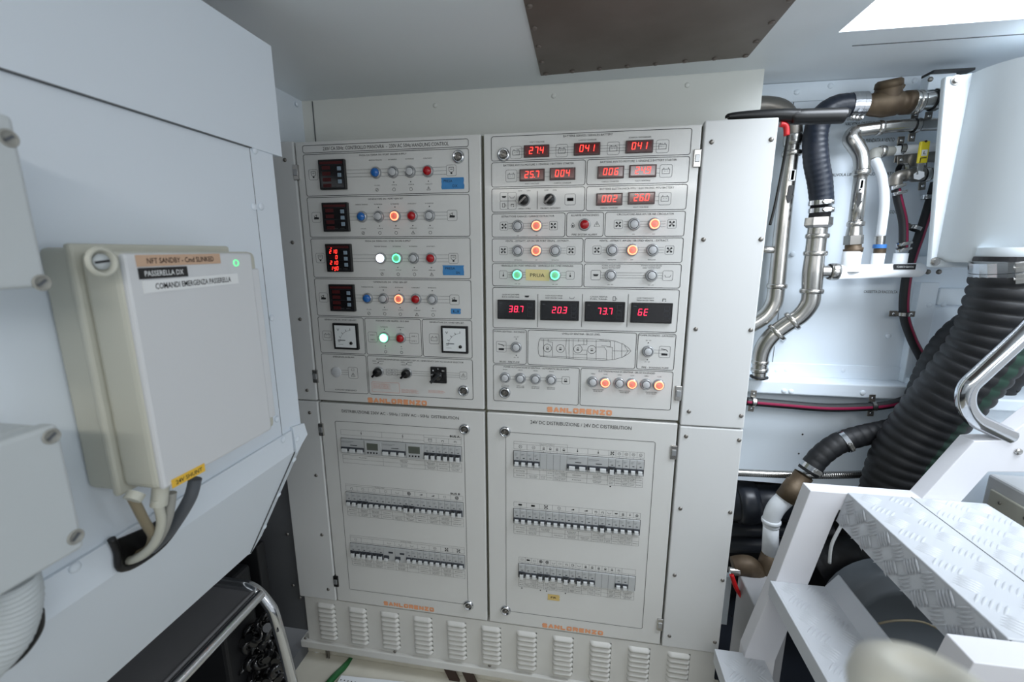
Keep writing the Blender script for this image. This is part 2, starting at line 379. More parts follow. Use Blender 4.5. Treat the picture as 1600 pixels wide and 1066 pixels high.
# engine-room bulkhead on the right
YB = 0.30
b = MB(); b.box(1.0, 2.5, YB, YB + 0.02, -0.985, 0.166, 'bulk'); b.box(1.0, 2.5, YB + .25, YB + 0.27, -1.62, -0.985, 'hullgrey'); b.box(1.0, 2.5, YB, YB + .25, -1.0, -0.985, 'bulk')
b.box(1.2, 2.4, YB - 0.004, YB, 0.118, 0.165, 'bulk', 0.001)
b.box(1.287, 1.289, YB - 0.001, YB, 0.05, 0.12, 'seam')
b.box(1.315, 1.3165, YB - 0.001, YB, -0.64, -0.30, 'seam')
for (u, v) in ((1245, 144), (1298, 134), (1430, 126), (1388, 525), (1317, 579), (1425, 581), (1228, 578), (1213, 579), (1239, 397), (1225, 530)):
    b.ball(at(u, v, YB - 0.004), 0.0075, 'bulk', 12, 0.5, (0, 1, 0))
for (u, v) in ((1311, 147), (1298, 269), (1254, 679), (1248, 709), (1250, 727), (1441, 490), (1432, 511), (1412, 510)): b.ball(at(u, v, YB), 0.003, 'black', 8, 0.5, (0, 1, 0))
def wtext(t, u, v, w, h=0.008, y=YB - 0.001, m='ink'):
    p = at(u, v, y); Flat(b, front(y)).text(t, p.x, p.z, w, h, m)
wtext('VALVOLA LINEA SCARICO PORTATA 48', 1350, 272, 0.17); wtext('VALVOLA DI SICUREZZA 110 VA', 1360, 192, 0.12); wtext('TUBO MANDATA A VENTO', 1368, 219, 0.09, 0.010)
wtext('CASSETTA DI RACCOLTA', 1376, 456, 0.085); wtext('BY ACQUA', 1392, 331, 0.04)
struct('wall_right', b)
b = MB()                                          # ledge across the bulkhead with riveted upstand
p = at(1174, 594, 0.24); b.box(1.15, 1.70, 0.235, YB, -0.685, -0.645, 'bulk', 0.004)
b.box(1.15, 1.70, YB - 0.006, YB, -0.645, -0.605, 'bulk', 0.001)
for (u, v) in ((1225, 611), (1236, 612), (1348, 614)): b.ball(at(u, v, 0.235), 0.0075, 'bulk', 12, 0.5, (0, 1, 0))
struct('trim_3', b)
b = MB(); b.box(1.655, 1.70, 0.275, YB, -0.645, -0.36, 'bulk', 0.002); b.ball(at(1452, 477, 0.275), 0.007, 'bulk', 12, 0.5, (0, 1, 0))
b.box(1.70, 2.2, 0.27, YB, -0.42, -0.375, 'bulk', 0.002); b.ball(at(1474, 476, 0.27), 0.007, 'bulk', 12, 0.5, (0, 1, 0))
b.box(1.59, 1.72, 0.27, YB, -0.325, -0.29, 'bulk', 0.001)
for (u, v) in ((1450, 425), (1467, 425)): b.ball(at(u, v, 0.268), 0.007, 'steeldark', 10, 0.6, (0, 1, 0))
struct('trim_4', b)
b = MB(); b.box(1.66, 2.4, 0.10, YB, -0.66, -0.63, 'bulk', 0.004); b.box(1.66, 2.4, 0.12, YB, -0.99, -0.66, 'bulk')
for (u, v) in ((1545, 609), (1590, 612)): b.ball(at(u, v, 0.098), 0.003, 'black', 8, 0.5, (0, 1, 0))
struct('wall_right_2', b)
b = MB(); b.box(1.155, 1.22, 0.16, 0.18, -1.42, -1.25, 'bulk'); b.ball(at(1143, 963, 0.158), 0.003, 'black', 8, 0.5, (0, 1, 0)); struct('wall_right_3', b)

# ================================================================== CEILING PLATE
r = empty('access_plate', (0.855, -0.2, 0.134), 'large brown steel access plate screwed to the white ceiling', 'plate')
b = MB(); b.prism([(0.627, 0.057, 0.134), (1.082, 0.040, 0.138), (1.085, -0.8, 0.138), (0.632, -0.8, 0.134)], (0, 0, 0.003), 'plate', 0.0008); obj('plate', b, r)
src = None
pp = [(0.640 + 0.062 * i, 0.046 - 0.0022 * i) for i in range(8)] + [(0.637, -0.02 - 0.075 * i) for i in range(4)] + [(1.072, -0.035 - 0.075 * i) for i in range(4)]
for (x, y) in pp:
    z = 0.1335 + (x - 0.627) * 0.0088
    if src is None:
        b = MB(); b.lathe((x, y, z), (0, 0, -1), [(0, 0.006), (0.002, 0.005), (0.0025, 0)], 'plate', 10); src = obj('screw', b, r); so = WPOS[src.name] - Vector((x, y, z))
    else: inst(src, Vector((x, y, z)) + so, r)

# ================================================================== CABINET
XA, XBm, XCc, XD = 0.0, 0.4945, 0.9934, 1.145
G = 0.0035
body = empty('switchboard_carcass', (0.5, 0.06, -1.37), 'white steel switchboard carcass behind the four doors', 'cabinet')
b = MB(); b.box(-0.128, 1.142, 0.0195, 0.118, -1.365, -0.003, 'gasket'); obj('carcass', b, body)
def px(u, v): p = at(u, v, 0.0); return p.x, p.z
def rect_px(tl, tr, br, bl):
    a = px(*tl); c = px(*tr); d = px(*br); e = px(*bl)
    return (a[0] + e[0]) / 2, (c[0] + d[0]) / 2, (d[1] + e[1]) / 2, (a[1] + c[1]) / 2   # x0,x1,z0,z1
# -- shared small parts (built once per panel, then copied)
def p_button(kind, x, z, root):
    b = MB(); o = (x, 0, z); A = (0, -1, 0)
    R = 0.0145 if kind != 'aux' else 0.0145
    if kind == 'aux':
        b.lathe(o, A, [(0, R), (0.003, R), (0.0035, R - 0.001), (0.0035, 0)], 'capgrey', 28); return obj('blanking_disc', b, root)
    b.lathe(o, A, [(0, R), (0.002, R), (0.006, R - 0.0016), (0.0075, R - 0.0030), (0.0065, R - 0.0042)], 'bezel', 28); b.lathe(o, A, [(0.0065, R - 0.0042), (0.0045, R - 0.0050)], 'seam', 28)
    bo = obj('push_button', b, root)
    cm = {'grey': 'capgrey', 'blue': 'capblue', 'red': 'capred', 'orange': 'caporange', 'green': 'capgreen', 'white': 'lit_w', 'greenlit': 'lit_g'}[kind]
    b = MB()
    if kind in ('blue', 'red', 'white', 'greenlit'):
        b.lathe(o, A, [(0.004, 0.0104), (0.009, 0.0104), (0.012, 0.0085), (0.0135, 0.005), (0.014, 0)], cm, 24); obj('lens', b, bo)
        if kind == 'greenlit':
            b = MB(); b.lathe(o, A, [(0.0085, 0.0118), (0.0095, 0.0112), (0.0095, 0.0100)], 'ring_g', 24); obj('light_ring', b, bo)
    else:
        b.lathe(o, A, [(0.004, 0.0090), (0.0082, 0.0089), (0.0088, 0.0082), (0.0084, 0)], cm, 24); obj('button_cap', b, bo)
        if kind in ('orange', 'green'):
            b = MB(); b.lathe(o, A, [(0.0075, 0.0112), (0.0100, 0.0106), (0.0102, 0.0092), (0.0092, 0.0086)], 'ring_o' if kind == 'orange' else 'ring_g', 28); obj('light_ring', b, bo)
    return bo
class Kit:
    def __init__(s, root): s.root = root; s.c = {}
    def put(s, key, x, z, make):
        if key in s.c:
            o, w = s.c[key]; return inst(o, WPOS[o.name] + Vector((x - w[0], 0, z - w[1])), s.root)
        o = make(x, z); s.c[key] = (o, (x, z)); return o
    def button(s, kind, u, v, dx=0): x, z = px(u, v); return s.put('b' + kind, x, z, lambda x, z: p_button(kind, x, z, s.root))
    def lock(s, u, v):
        def mk(x, z):
            b = MB(); A = (0, -1, 0); o = (x, 0, z)
            b.lathe(o, A, [(0, 0.0155), (0.003, 0.0155), (0.0065, 0.013), (0.007, 0.0105), (0.0045, 0.010), (0.0045, 0)], 'chrome', 28); l = obj('quarter_turn_lock', b, s.root)
            b = MB(); b.obox((x, -0.006, z), (0.8, 0, 0.6), (0, 1, 0), (-0.6, 0, 0.8), 0.007, 0.0015, 0.0022, 'steeldark'); b.lathe((x, -0.0045, z), A, [(0, 0.0055), (0.003, 0.005), (0.003, 0.003)], 'steeldark', 16); obj('lock_insert', b, l); return l
        x, z = px(u, v); return s.put('lock', x, z, mk)
    def hinge(s, u, v, dark=False):
        def mk(x, z):
            b = MB(); m = 'steel' if not dark else 'black'
            b.box(x - 0.008, x + 0.008, -0.004, 0.012, z - 0.019, z + 0.019, m, 0.0015); b.box(x - 0.005, x + 0.005, -0.0065, -0.002, z - 0.008, z + 0.008, 'bezel', 0.001)
            return obj('hinge', b, s.root)
        x, z = px(u, v); return s.put('hinge' + str(dark), x, z, mk)
    def knob(s, u, v, ang=0.6):
        def mk(x, z):
            b = MB(); A = (0, -1, 0); o = (x, 0, z)
            b.lathe(o, A, [(0, 0.0145), (0.002, 0.0145), (0.005, 0.0125), (0.006, 0.012)], 'bezel', 28); k = obj('selector_switch', b, s.root)
            b = MB(); b.lathe(o, A, [(0.005, 0.0118), (0.016, 0.0108), (0.017, 0.010), (0.017, 0)], 'black', 24)
            c, n = math.cos(ang), math.sin(ang); b.obox((x - c * 0.003, -0.0185, z - n * 0.003), (c, 0, n), (0, 1, 0), (-n, 0, c), 0.0125, 0.004, 0.003, 'blackgloss', 0.001); obj('selector_knob', b, k); return k
        x, z = px(u, v); return s.put('knob%.1f' % ang, x, z, mk)
    def led_meter(s, u, v, txt):
        x, z = px(u, v); b = MB(); b.box(x - 0.030, x + 0.030, -0.005, 0, z - 0.0135, z + 0.0135, 'redframe', 0.001)
        mt = obj('panel_meter', b, s.root)
        b = MB(); b.box(x - 0.0265, x + 0.0265, -0.0056, -0.004, z - 0.0095, z + 0.0105, 'redscreen'); obj('display_window', b, mt)
        b = MB(); digits(Flat(b, front(-0.0062)), txt, x, z + 0.001, 0.0135, 0.0125, 'seg'); obj('lit_digits', b, mt, 'glowing red digits reading ' + txt); return mt
    def big_meter(s, u, v, txt, dx=0.0):
        x, z = px(u, v); b = MB(); b.box(x - 0.048, x + 0.048, -0.006, 0, z - 0.0245, z + 0.0245, 'black', 0.001); mt = obj('level_meter', b, s.root)
        b = MB(); b.box(x - 0.045, x + 0.045, -0.0068, -0.005, z - 0.0215, z + 0.0215, 'screen'); f = Flat(b, front(-0.0070))
        for k in (-1, 0, 1): f.rrect(x + 0.029, x + 0.041, z + 0.012 * k - 0.0045, z + 0.012 * k + 0.0045, 0.001, 0.0005, 'bkdark')
        f.path([(x - 0.042, z + 0.016), (x - 0.036, z + 0.016)], 0.0008, 'inkl'); obj('display_window', b, mt)
        b = MB(); digits(Flat(b, front(-0.0074)), txt, x + dx, z + 0.002, 0.0145, 0.0135, 'segpink'); obj('lit_digits', b, mt, 'glowing crimson characters reading ' + txt); return mt
    def net_meter(s, x, z, lit):
        b = MB(); h = 0.0362; b.box(x - h, x + h, -0.009, 0, z - h, z + h, 'black', 0.0015); mt = obj('network_meter', b, s.root)
        b = MB(); f = Flat(b, front(-0.0094)); b.box(x - 0.032, x + 0.032, -0.0092, -0.008, z - 0.032, z + 0.032, 'screen')
        f.fill([(x - 0.031, z + 0.025), (x + 0.031, z + 0.025), (x + 0.031, z + 0.031), (x - 0.031, z + 0.031)], 'darkred')
        for k in range(4):
            zz = z + 0.0165 - 0.0145 * k; f.fill([(x - 0.026, zz - 0.0045), (x - 0.003, zz - 0.0045), (x - 0.003, zz + 0.0045), (x - 0.026, zz + 0.0045)], 'darkred' if not lit else 'redframe')
        f.path([(x - 0.031, z - 0.006), (x + 0.031, z - 0.006)], 0.0006, 'bkdark'); f.rrect(x - 0.030, x + 0.030, z - 0.031, z + 0.023, 0.001, 0.0005, 'bkdark')
        for k in range(3): f.path([(x - 0.024 + 0.018 * k, z - 0.028), (x - 0.012 + 0.018 * k, z - 0.028)], 0.0008, 'inkl')
        obj('faceplate', b, mt)
        for k in range(3):
            b = MB(); zz = z + 0.0135 - 0.0155 * k; b.box(x + 0.0165, x + 0.0265, -0.0115, -0.009, zz - 0.0048, zz + 0.0048, 'mbtn', 0.0008); obj('meter_key', b, mt)
        if lit:
            b = MB(); f = Flat(b, front(-0.0098))
            for k, t in enumerate(('210', '0', '210', '140')): digits(f, t, x - 0.013 - (0.0 if len(t) > 1 else -0.008), z + 0.0165 - 0.0145 * k, 0.0088, 0.0084, 'seg')
            f.disc(x - 0.018, z + 0.0255, 0.0012, 'seg'); f.disc(x - 0.012, z - 0.0325, 0.0012, 'seg'); obj('lit_digits', b, mt, 'glowing red digits 210, 0, 210, 140')
        return mt
    def volt_meter(s, x, z):
        b = MB(); h = 0.0362; b.box(x - h, x + h, -0.008, 0, z - h, z + h, 'black', 0.0012); mt = obj('analog_voltmeter', b, s.root)
        b = MB(); q = 0.0305; b.box(x - q, x + q, -0.0085, -0.006, z - q, z + q, 'meterface'); f = Flat(b, front(-0.0089))
        f.text('V', x - 0.020, z + 0.019, 0.007, 0.007); cx, cz = x + 0.019, z - 0.018
        f.path([(cx + 0.036 * math.cos(math.radians(a)), cz + 0.036 * math.sin(math.radians(a))) for a in range(95, 176, 10)], 0.0005)
        for a in range(95, 176, 20): c, n = math.cos(math.radians(a)), math.sin(math.radians(a)); f.path([(cx + 0.036 * c, cz + 0.036 * n), (cx + 0.041 * c, cz + 0.041 * n)], 0.0012)
        f.path([(x - 0.022, z - 0.0105), (x - 0.001, z - 0.0105)], 0.0018); f.path([(x - 0.022, z - 0.022), (x - 0.008, z - 0.022)], 0.0007, 'inkl')
        obj('dial_face', b, mt); b = MB(); b.lathe((cx - 0.003, -0.0085, cz), (0, -1, 0), [(0, 0.0045), (0.002, 0.004), (0.002, 0)], 'black', 14); obj('zero_screw', b, mt); return mt

def icon(f, kind, x, z, s=0.0125, box=True, m='ink'):
    if box: f.rrect(x - s, x + s, z - s, z + s, s * 0.3, 0.0007, 'inkl')
    q = s * 0.6
    if kind == 'batt': f.path([(x - q, z - q * .7), (x + q, z - q * .7), (x + q, z + q * .5), (x - q, z + q * .5)], 0.0009, 'inkl', True); f.disc(x - q * .6, z + q * .75, 0.0010); f.disc(x + q * .6, z + q * .75, 0.0010); f.path([(x - q * .5, z), (x - q * .2, z)], .0006, 'inkl'); f.path([(x + q * .2, z), (x + q * .5, z)], .0006, 'inkl')
    elif kind == 'fan':
        for k in range(4):
            a = PI / 4 + PI / 2 * k; f.fill([(x, z), (x + q * 1.2 * math.cos(a - .35), z + q * 1.2 * math.sin(a - .35)), (x + q * 1.35 * math.cos(a), z + q * 1.35 * math.sin(a)), (x + q * 1.2 * math.cos(a + .35), z + q * 1.2 * math.sin(a + .35))], m)
    elif kind == 'plug': f.path([(x - q * .8, z + q), (x + q * .8, z + q), (x + q * .8, z - q * .1), (x + q * .3, z - q * .5), (x - q * .3, z - q * .5), (x - q * .8, z - q * .1)], 0.0009, m, True); f.fill([(x - q * .3, z - q * 1.1), (x + q * .3, z - q * 1.1), (x + q * .3, z - q * .6), (x - q * .3, z - q * .6)], m); f.path([(x - q * .3, z + q * .4), (x + q * .4, z + q * .4)], .0011, m)
    elif kind == 'motor': f.fill([(x - q, z - q * .7), (x + q * .8, z - q * .7), (x + q, z - q * .1), (x + q * .3, z + q * .05), (x - q * .2, z + q * .1), (x - q * .8, z + q * .1)], m); f.path([(x, z), (x + q * .2, z + q * .8), (x - q * .5, z + q * .6)], 0.0012, m); f.path([(x - q * .6, z + q * .1), (x - q * .9, z + q * .5)], .001, m)
    elif kind == 'tri': f.path([(x - q, z - q * .7), (x + q, z - q * .7), (x, z + q)], 0.0007, m, True); f.path([(x, z + q * .4), (x, z - q * .3)], .0011, m)
    elif kind == 'tank': f.fill([(x - q, z + q * .3), (x + q, z + q * .3), (x + q * .6, z - q * .4), (x - q * .6, z - q * .4)], m)
    elif kind == 'tub': f.path([(x - q, z + q * .2), (x - q * .7, z - q * .5), (x + q * .7, z - q * .5), (x + q, z + q * .2)], .0009, 'inkl')
    elif kind == 'pump': f.path([(x - q * .6, z - q * .8), (x - q * .6, z + q * .7), (x + q * .3, z + q * .7), (x + q * .3, z - q * .8)], .0009, m, True); f.path([(x + q * .3, z + q * .3), (x + q * .8, z), (x + q * .8, z - q * .6)], .0008, m)
    elif kind == 'tap': f.path([(x - q * .4, z - q * .6), (x - q * .4, z + q * .3), (x + q * .6, z + q * .3), (x + q * .6, z)], .0011, m); f.disc(x + q * .6, z - q * .5, .0011, m)
    elif kind == 'bulb': f.circle(x, z + q * .2, q * .5, .0008, m, 10); f.fill([(x - q * .7, z - q * .8), (x + q * .7, z - q * .8), (x + q * .7, z - q * .4), (x - q * .7, z - q * .4)], m)
    elif kind == 'lamp': f.fill([(x - q * .35, z - q * .7), (x + q * .35, z - q * .7), (x + q * .2, z + q * .1), (x - q * .2, z + q * .1)], m); f.path([(x, z), (x, z + q)], .0009, m)
    elif kind == 'wedge': f.fill([(x - q, z - q * .35), (x + q, z - q * .35), (x + q, z + q * .45)], m)
    elif kind == 'circ': f.circle(x, z, q * .8, .0007, m); f.path([(x - q * .3, z), (x + q * .3, z)], .0009, m)
    elif kind == 'wheel':
        f.circle(x, z, q * .95, .0012, m)
        for k in range(3): a = PI / 3 * k; f.path([(x - q * .8 * math.cos(a), z - q * .8 * math.sin(a)), (x + q * .8 * math.cos(a), z + q * .8 * math.sin(a))], .0009, m)
    elif kind == 'bolt': f.path([(x + q * .2, z + q), (x - q * .3, z), (x + q * .3, z), (x - q * .2, z - q)], .0011, m)
    elif kind == 'flame': f.path([(x, z + q), (x + q * .8, z), (x + q * .4, z - q * .8), (x - q * .5, z - q * .8), (x - q * .7, z)], .0008, m, True); f.disc(x, z - q * .2, q * .35, m)
    elif kind == 'box': f.fill([(x - q, z - q * .5), (x + q, z - q * .5), (x + q, z + q * .5), (x - q, z + q * .5)], m); f.fill([(x - q * .8, z - q * .3), (x + q * .8, z - q * .3), (x + q * .8, z + q * .15), (x - q * .8, z + q * .15)], 'inkl')
    elif kind == 'rect': f.path([(x - q * .7, z - q * .5), (x + q * .7, z - q * .5), (x + q * .7, z + q * .5), (x - q * .7, z + q * .5)], .0006, 'inkl', True)
def words(f, t, x, z, ch=0.0022, w=None, m='ink'):
    f.text(t, x, z, w if w else len(t) * ch * 0.80, ch, m)
def door(root, x0, x1, z0, z1):
    b = MB(); b.box(x0 + G, x1 - G, 0.0, 0.019, z0 + G, z1 - G, 'panel', 0.0025); obj('door', b, root)
def txt(f, t, u, v, wpx, h, m='ink', bold=0.0):
    p = at(u, v, 0); q0 = at(u - wpx / 2, v, 0); q1 = at(u + wpx / 2, v, 0); f.text(t, p.x, p.z, abs(q1.x - q0.x), h, m, bold)

# ---------------- top-left: 230 V handling control
ZM, ZB = -0.699, -1.3695
P1 = empty('control_cabinet', (0.247, 0, ZM), 'upper left white control panel door with four square meters and rows of push buttons', 'cabinet', 'switchboard cabinets')
door(P1, XA, XBm, ZM, 0.0)
K = Kit(P1); mk = MB(); f = Flat(mk, front())
frames = [((472.2, 228.4), (732.3, 216.5), (732.3, 229), (473.8, 239.7)), ((474.2, 242.6), (732.3, 231.3), (733.4, 301.6), (480, 306.1)), ((480, 308.8), (733.4, 303.4), (734.5, 369.1), (485.7, 371.4)),
 ((485.7, 373.2), (734.5, 371.4), (735, 434.9), (491.3, 433.8)), ((491.3, 435.4), (736.8, 438.7), (736.8, 498.4), (496.3, 493.4)), ((496.3, 495), (567.9, 496.8), (571.3, 553.1), (501.2, 551.3)),
 ((570.2, 497.3), (657.3, 499.1), (659.1, 556.5), (573.3, 554.2)), ((660, 499.1), (737.2, 501.3), (737.9, 560.3), (661.8, 557.2)), ((501.9, 553.1), (571.7, 554.9), (575.1, 615.7), (506.9, 611.7)), ((574.4, 555.4), (738.4, 562.6), (739, 624.5), (577.8, 616.2))]
def cells(f, groups, gap=0.004):
    """frames as a regular stack; each group is a row of [(px rect)...]"""
    R = [[rect_px(*c) for c in g] for g in groups]
    xl = min(sum(r[0][0] for r in R) / len(R), 9); xr = sum(r[-1][1] for r in R) / len(R)
    tops = [sum(c[3] for c in r) / len(r) for r in R]; bots = [sum(c[2] for c in r) / len(r) for r in R]
    for i in range(len(R) - 1): m_ = (bots[i] + tops[i + 1]) / 2; bots[i] = m_ + gap / 2; tops[i + 1] = m_ - gap / 2
    for i, r in enumerate(R):
        xs = [xl] + [(r[k][1] + r[k + 1][0]) / 2 for k in range(len(r) - 1)] + [xr]
        for k in range(len(r)): f.rrect(xs[k] + (gap / 2 if k else 0), xs[k + 1] - (gap / 2 if k < len(r) - 1 else 0), bots[i], tops[i], 0.005, 0.0012)
cells(f, [[frames[0]], [frames[1]], [frames[2]], [frames[3]], [frames[4]], frames[5:8], frames[8:10]])
txt(f, '230V CA 50Hz  CONTROLLO MANOVRA  -  230V AC 50Hz HANDLING CONTROL', 600.5, 228.4, 197, 0.0088, 'ink')
for (t, u, v, w) in (('PRESA DA TERRA SN / PORT SHORE SUPPLY', 598, 241.5, 74), ('GENERATORE SN / PORT GEN SET', 602.4, 310.6, 55), ('PRESA DA TERRA DX / STBD SHORE SUPPLY', 606, 376.7, 71), ('GENERATORE DX / STBD GEN SET', 610, 441, 53),
  ('GENERATORE SN / PORT GEN SET', 531.9, 499.9, 50), ('SEZIONATORE SBARRE / BUS BAR', 613, 501.6, 52), ('GENERATORE DX / STBD GEN SET', 697.8, 504, 54), ('EMERGENZA AUSILIARI', 536.8, 557.9, 33), ('AUXILIARY EMERGENCY', 540.7, 609.5, 34),
  ('SELEZIONE EMERGENZA SORGENTI 230V AC / EMERGENCY 230V AC SOURCE SELECTOR', 655, 563.8, 136)): txt(f, t, u, v, w, 0.0042)
rows = [[('blue', 587.7, 270.1), ('grey', 614.5, 269.6), ('grey', 641.1, 268.3), ('red', 668.8, 267.4)], [('blue', 566.1, 338.7), ('grey', 592.2, 338.3), ('orange', 617.9, 338.1), ('red', 644.5, 337.6), ('grey', 671.5, 337.2)],
 [('white', 595.8, 404), ('green', 621, 403.6), ('grey', 646.7, 403.6), ('red', 673.7, 403.6)], [('blue', 575.1, 466.4), ('grey', 599.9, 466.4), ('orange', 624.6, 467.3), ('red', 650.5, 467.5), ('grey', 676, 467.5)]]
ic = [('plug', (490, 274.1), (705.3, 267.1)), ('motor', (494.7, 339.9), (706.6, 336.9)), ('plug', (500.8, 404), (708.6, 404)), ('motor', (505.7, 465.3), (710.2, 468.7))]
mx = 0.0695 - 0.001
for i, rw in enumerate(rows):
    zc = sum(px(u, v)[1] for _, u, v in rw) / len(rw); x0 = mx + 0.072; xi = px(*ic[i][2])[0]
    for d in (-0.0085, 0, 0.0085): f.path([(x0, zc + d), (xi - 0.0125, zc + d)], 0.0006, 'inkl')
    for (k, u, v) in rw:
        x = px(u, v)[0]; o = K.put('b' + k, x, zc, lambda x, z, k=k: p_button(k, x, z, P1))
        up = {'blue': 'PRESENZA TENSIONE', 'white': 'PRESENZA TENSIONE', 'red': 'SOVRACCARICO'}.get(k, 'IN TENSIONE'); 
        words(f, up, x, zc + 0.030, 0.0026, 0.034 if k in ('blue', 'white') else 0.022)
        words(f, {'blue': 'ON LINE', 'white': 'ON LINE', 'red': 'OVERLOAD'}.get(k, 'ON'), x + 0.001, zc - 0.030, 0.0024, 0.014 if k != 'red' else 0.018); f.disc(x, zc - 0.0235, 0.0014) if k not in ('blue', 'white') else None
        if len(rw) == 5 and k != 'blue' and k != 'red': f.disc(x, zc + 0.0225, 0.0015)
        z3 = zc - 0.041
        if k == 'red': icon(f, 'tri', x, z3, 0.008, False)
        else:
            f.circle(x, z3, 0.0038, 0.0008)
            if k in ('blue', 'white'): f.path([(x - .002, z3 - .002), (x + .002, z3 + .002)], .0009)
    icon(f, ic[i][0], px(*ic[i][1])[0], zc, 0.0125); icon(f, ic[i][0], xi, zc, 0.0125)
    K.net_meter(mx + 0.0364, [-0.0492, -0.1535, -0.2574, -0.3629][i] - 0.0364, i == 2)
z = px(613, 527.8)[1]
for d in (-0.006, 0.002): f.path([(px(590, 528)[0], z + d), (px(642, 528)[0], z + d)], 0.0006, 'inkl')
for k, u in (('greenlit', 601.4), ('red', 626.4)):
    x = px(u, 527.7)[0]; K.put('b' + k, x, z, lambda x, z, k=k: p_button(k, x, z, P1)); words(f, 'IN TENSIONE' if k != 'red' else 'LIBERO', x, z + 0.029, 0.0024, 0.020); f.disc(x, z + .0225, .0014); f.disc(x, z - .0235, .0014); words(f, 'ON' if k != 'red' else 'OFF', x, z - .030, .0024); f.circle(x, z - .040, .0036)
for u in (582.5, 647):
    x = px(u, 527.7)[0]; f.rrect(x - .013, x + .013, z - .014, z + .014, .004, .0007, 'inkl'); words(f, 'LINE 1', x, z + .006, .0028); words(f, 'LINE 2', x, z - .007, .0028)
K.volt_meter(0.07 + 0.0364, -0.4685 - 0.0364); K.volt_meter(0.3784 + 0.0364, -0.4678 - 0.0364)
for (u, v) in ((511.5, 524.6), (678.5, 529.5)): x, zz = px(u, v); icon(f, 'batt', x, zz, .0135)
x, z = px(526, 581.5); K.button('aux', 526, 581.5)
for d in (-.006, 0, .006): f.path([(x + .015, z + d), (x + .036, z + d)], .0006, 'inkl')
f.rrect(x + .036, x + .064, z - .016, z + .016, .004, .0007, 'inkl'); icon(f, 'tri', x + .05, z - .006, .010, False); icon(f, 'rect', x + .05, z + .009, .009, False)
x1, z = px(592, 580.8); x2 = px(636.3, 581.9)[0]; x3 = px(685.9, 585.1)[0]; x4 = px(724, 585.5)[0]
for d in (-.006, 0, .006): f.path([(x1 + .014, z + d), (x4 - .01, z + d)], .0006, 'inkl')
K.put('kn', x1, z, lambda x, z: K.knob(592, 580.8, 0.75)); K.put('kn', x2, z, None)
for dx in (.030, .047): f.rrect(x1 + dx - .008, x1 + dx + .008, z - .009, z + .009, .003, .0006, 'inkl'); f.circle(x1 + dx, z, .004, .0006, 'inkl')
for xx in (x1, x2): words(f, 'GEN.   PRESA', xx, z + .030, .0026, .034); f.disc(xx, z + .0255, .0016); words(f, 'SINIST.   DEST.', xx, z + .0225, .0022, .03)
b = MB(); b.box(x3 - .022, x3 + .022, -.006, 0, z - .0235, z + .0215, 'black', .0015); rs = obj('rotary_selector', b, P1)
b = MB(); b.lathe((x3, -.006, z - .001), (0, -1, 0), [(0, .013), (.012, .0115), (.012, 0)], 'blackgloss', 20); b.obox((x3 - .003, -.022, z - .004), (.7, 0, .7), (0, 1, 0), (-.7, 0, .7), .018, .006, .004, 'blackgloss', .001); obj('selector_knob', b, rs)
b = MB(); f2 = Flat(b, front(-.0065))
for t, dx, dz in (('0', 0, .017), ('I', -.014, .012), ('II', .014, .012), ('III', -.015, 0)): f2.text(t, x3 + dx, z + dz, .003 * len(t), .004, 'labelwhite')
f2.text('SOURCE', x3 + .010, z - .019, .014, .002, 'inkl'); obj('dial_print', b, rs)
icon(f, 'tri', x4, z, .010)
red = MB(); f3 = Flat(red, front())
def redtxt(u0, v0, w, n):
    x, z = px(u0, v0)
    for k in range(n): f3.text(random.choice(('SOLO IN CASO DI EMERGENZA', 'ONLY IN CASE OF EMERGENCY', 'VERIFICARE LE LINEE PRIMA')), x + w * (0.5 if k % 2 else .46), z - .0028 * k, w * (1 if k % 2 else .9), .0018, 'redink')
redtxt(582.5, 599, .052, 6); f3.rrect(px(581, 598)[0], px(624, 600)[0], px(600, 613)[1], px(600, 597.5)[1], .003, .0007, 'redink'); redtxt(627, 608.5, .050, 4); redtxt(669, 610, .048, 3)
obj('warning_text', red, P1, 'small red warning text')
K.lock(716.3, 245.3); K.lock(724.4, 610.5); K.hinge(463.5, 270); K.hinge(493.5, 588)
obj('printed_markings', mk, P1)
b = MB(); x, z = px(620.3, 627.6); brand(Flat(b, front()), 'SANLORENZO', x, z, abs(px(667, 629)[0] - px(573.5, 625)[0]), .0150, 'orange'); obj('brand_lettering', b, P1, 'orange lettering')

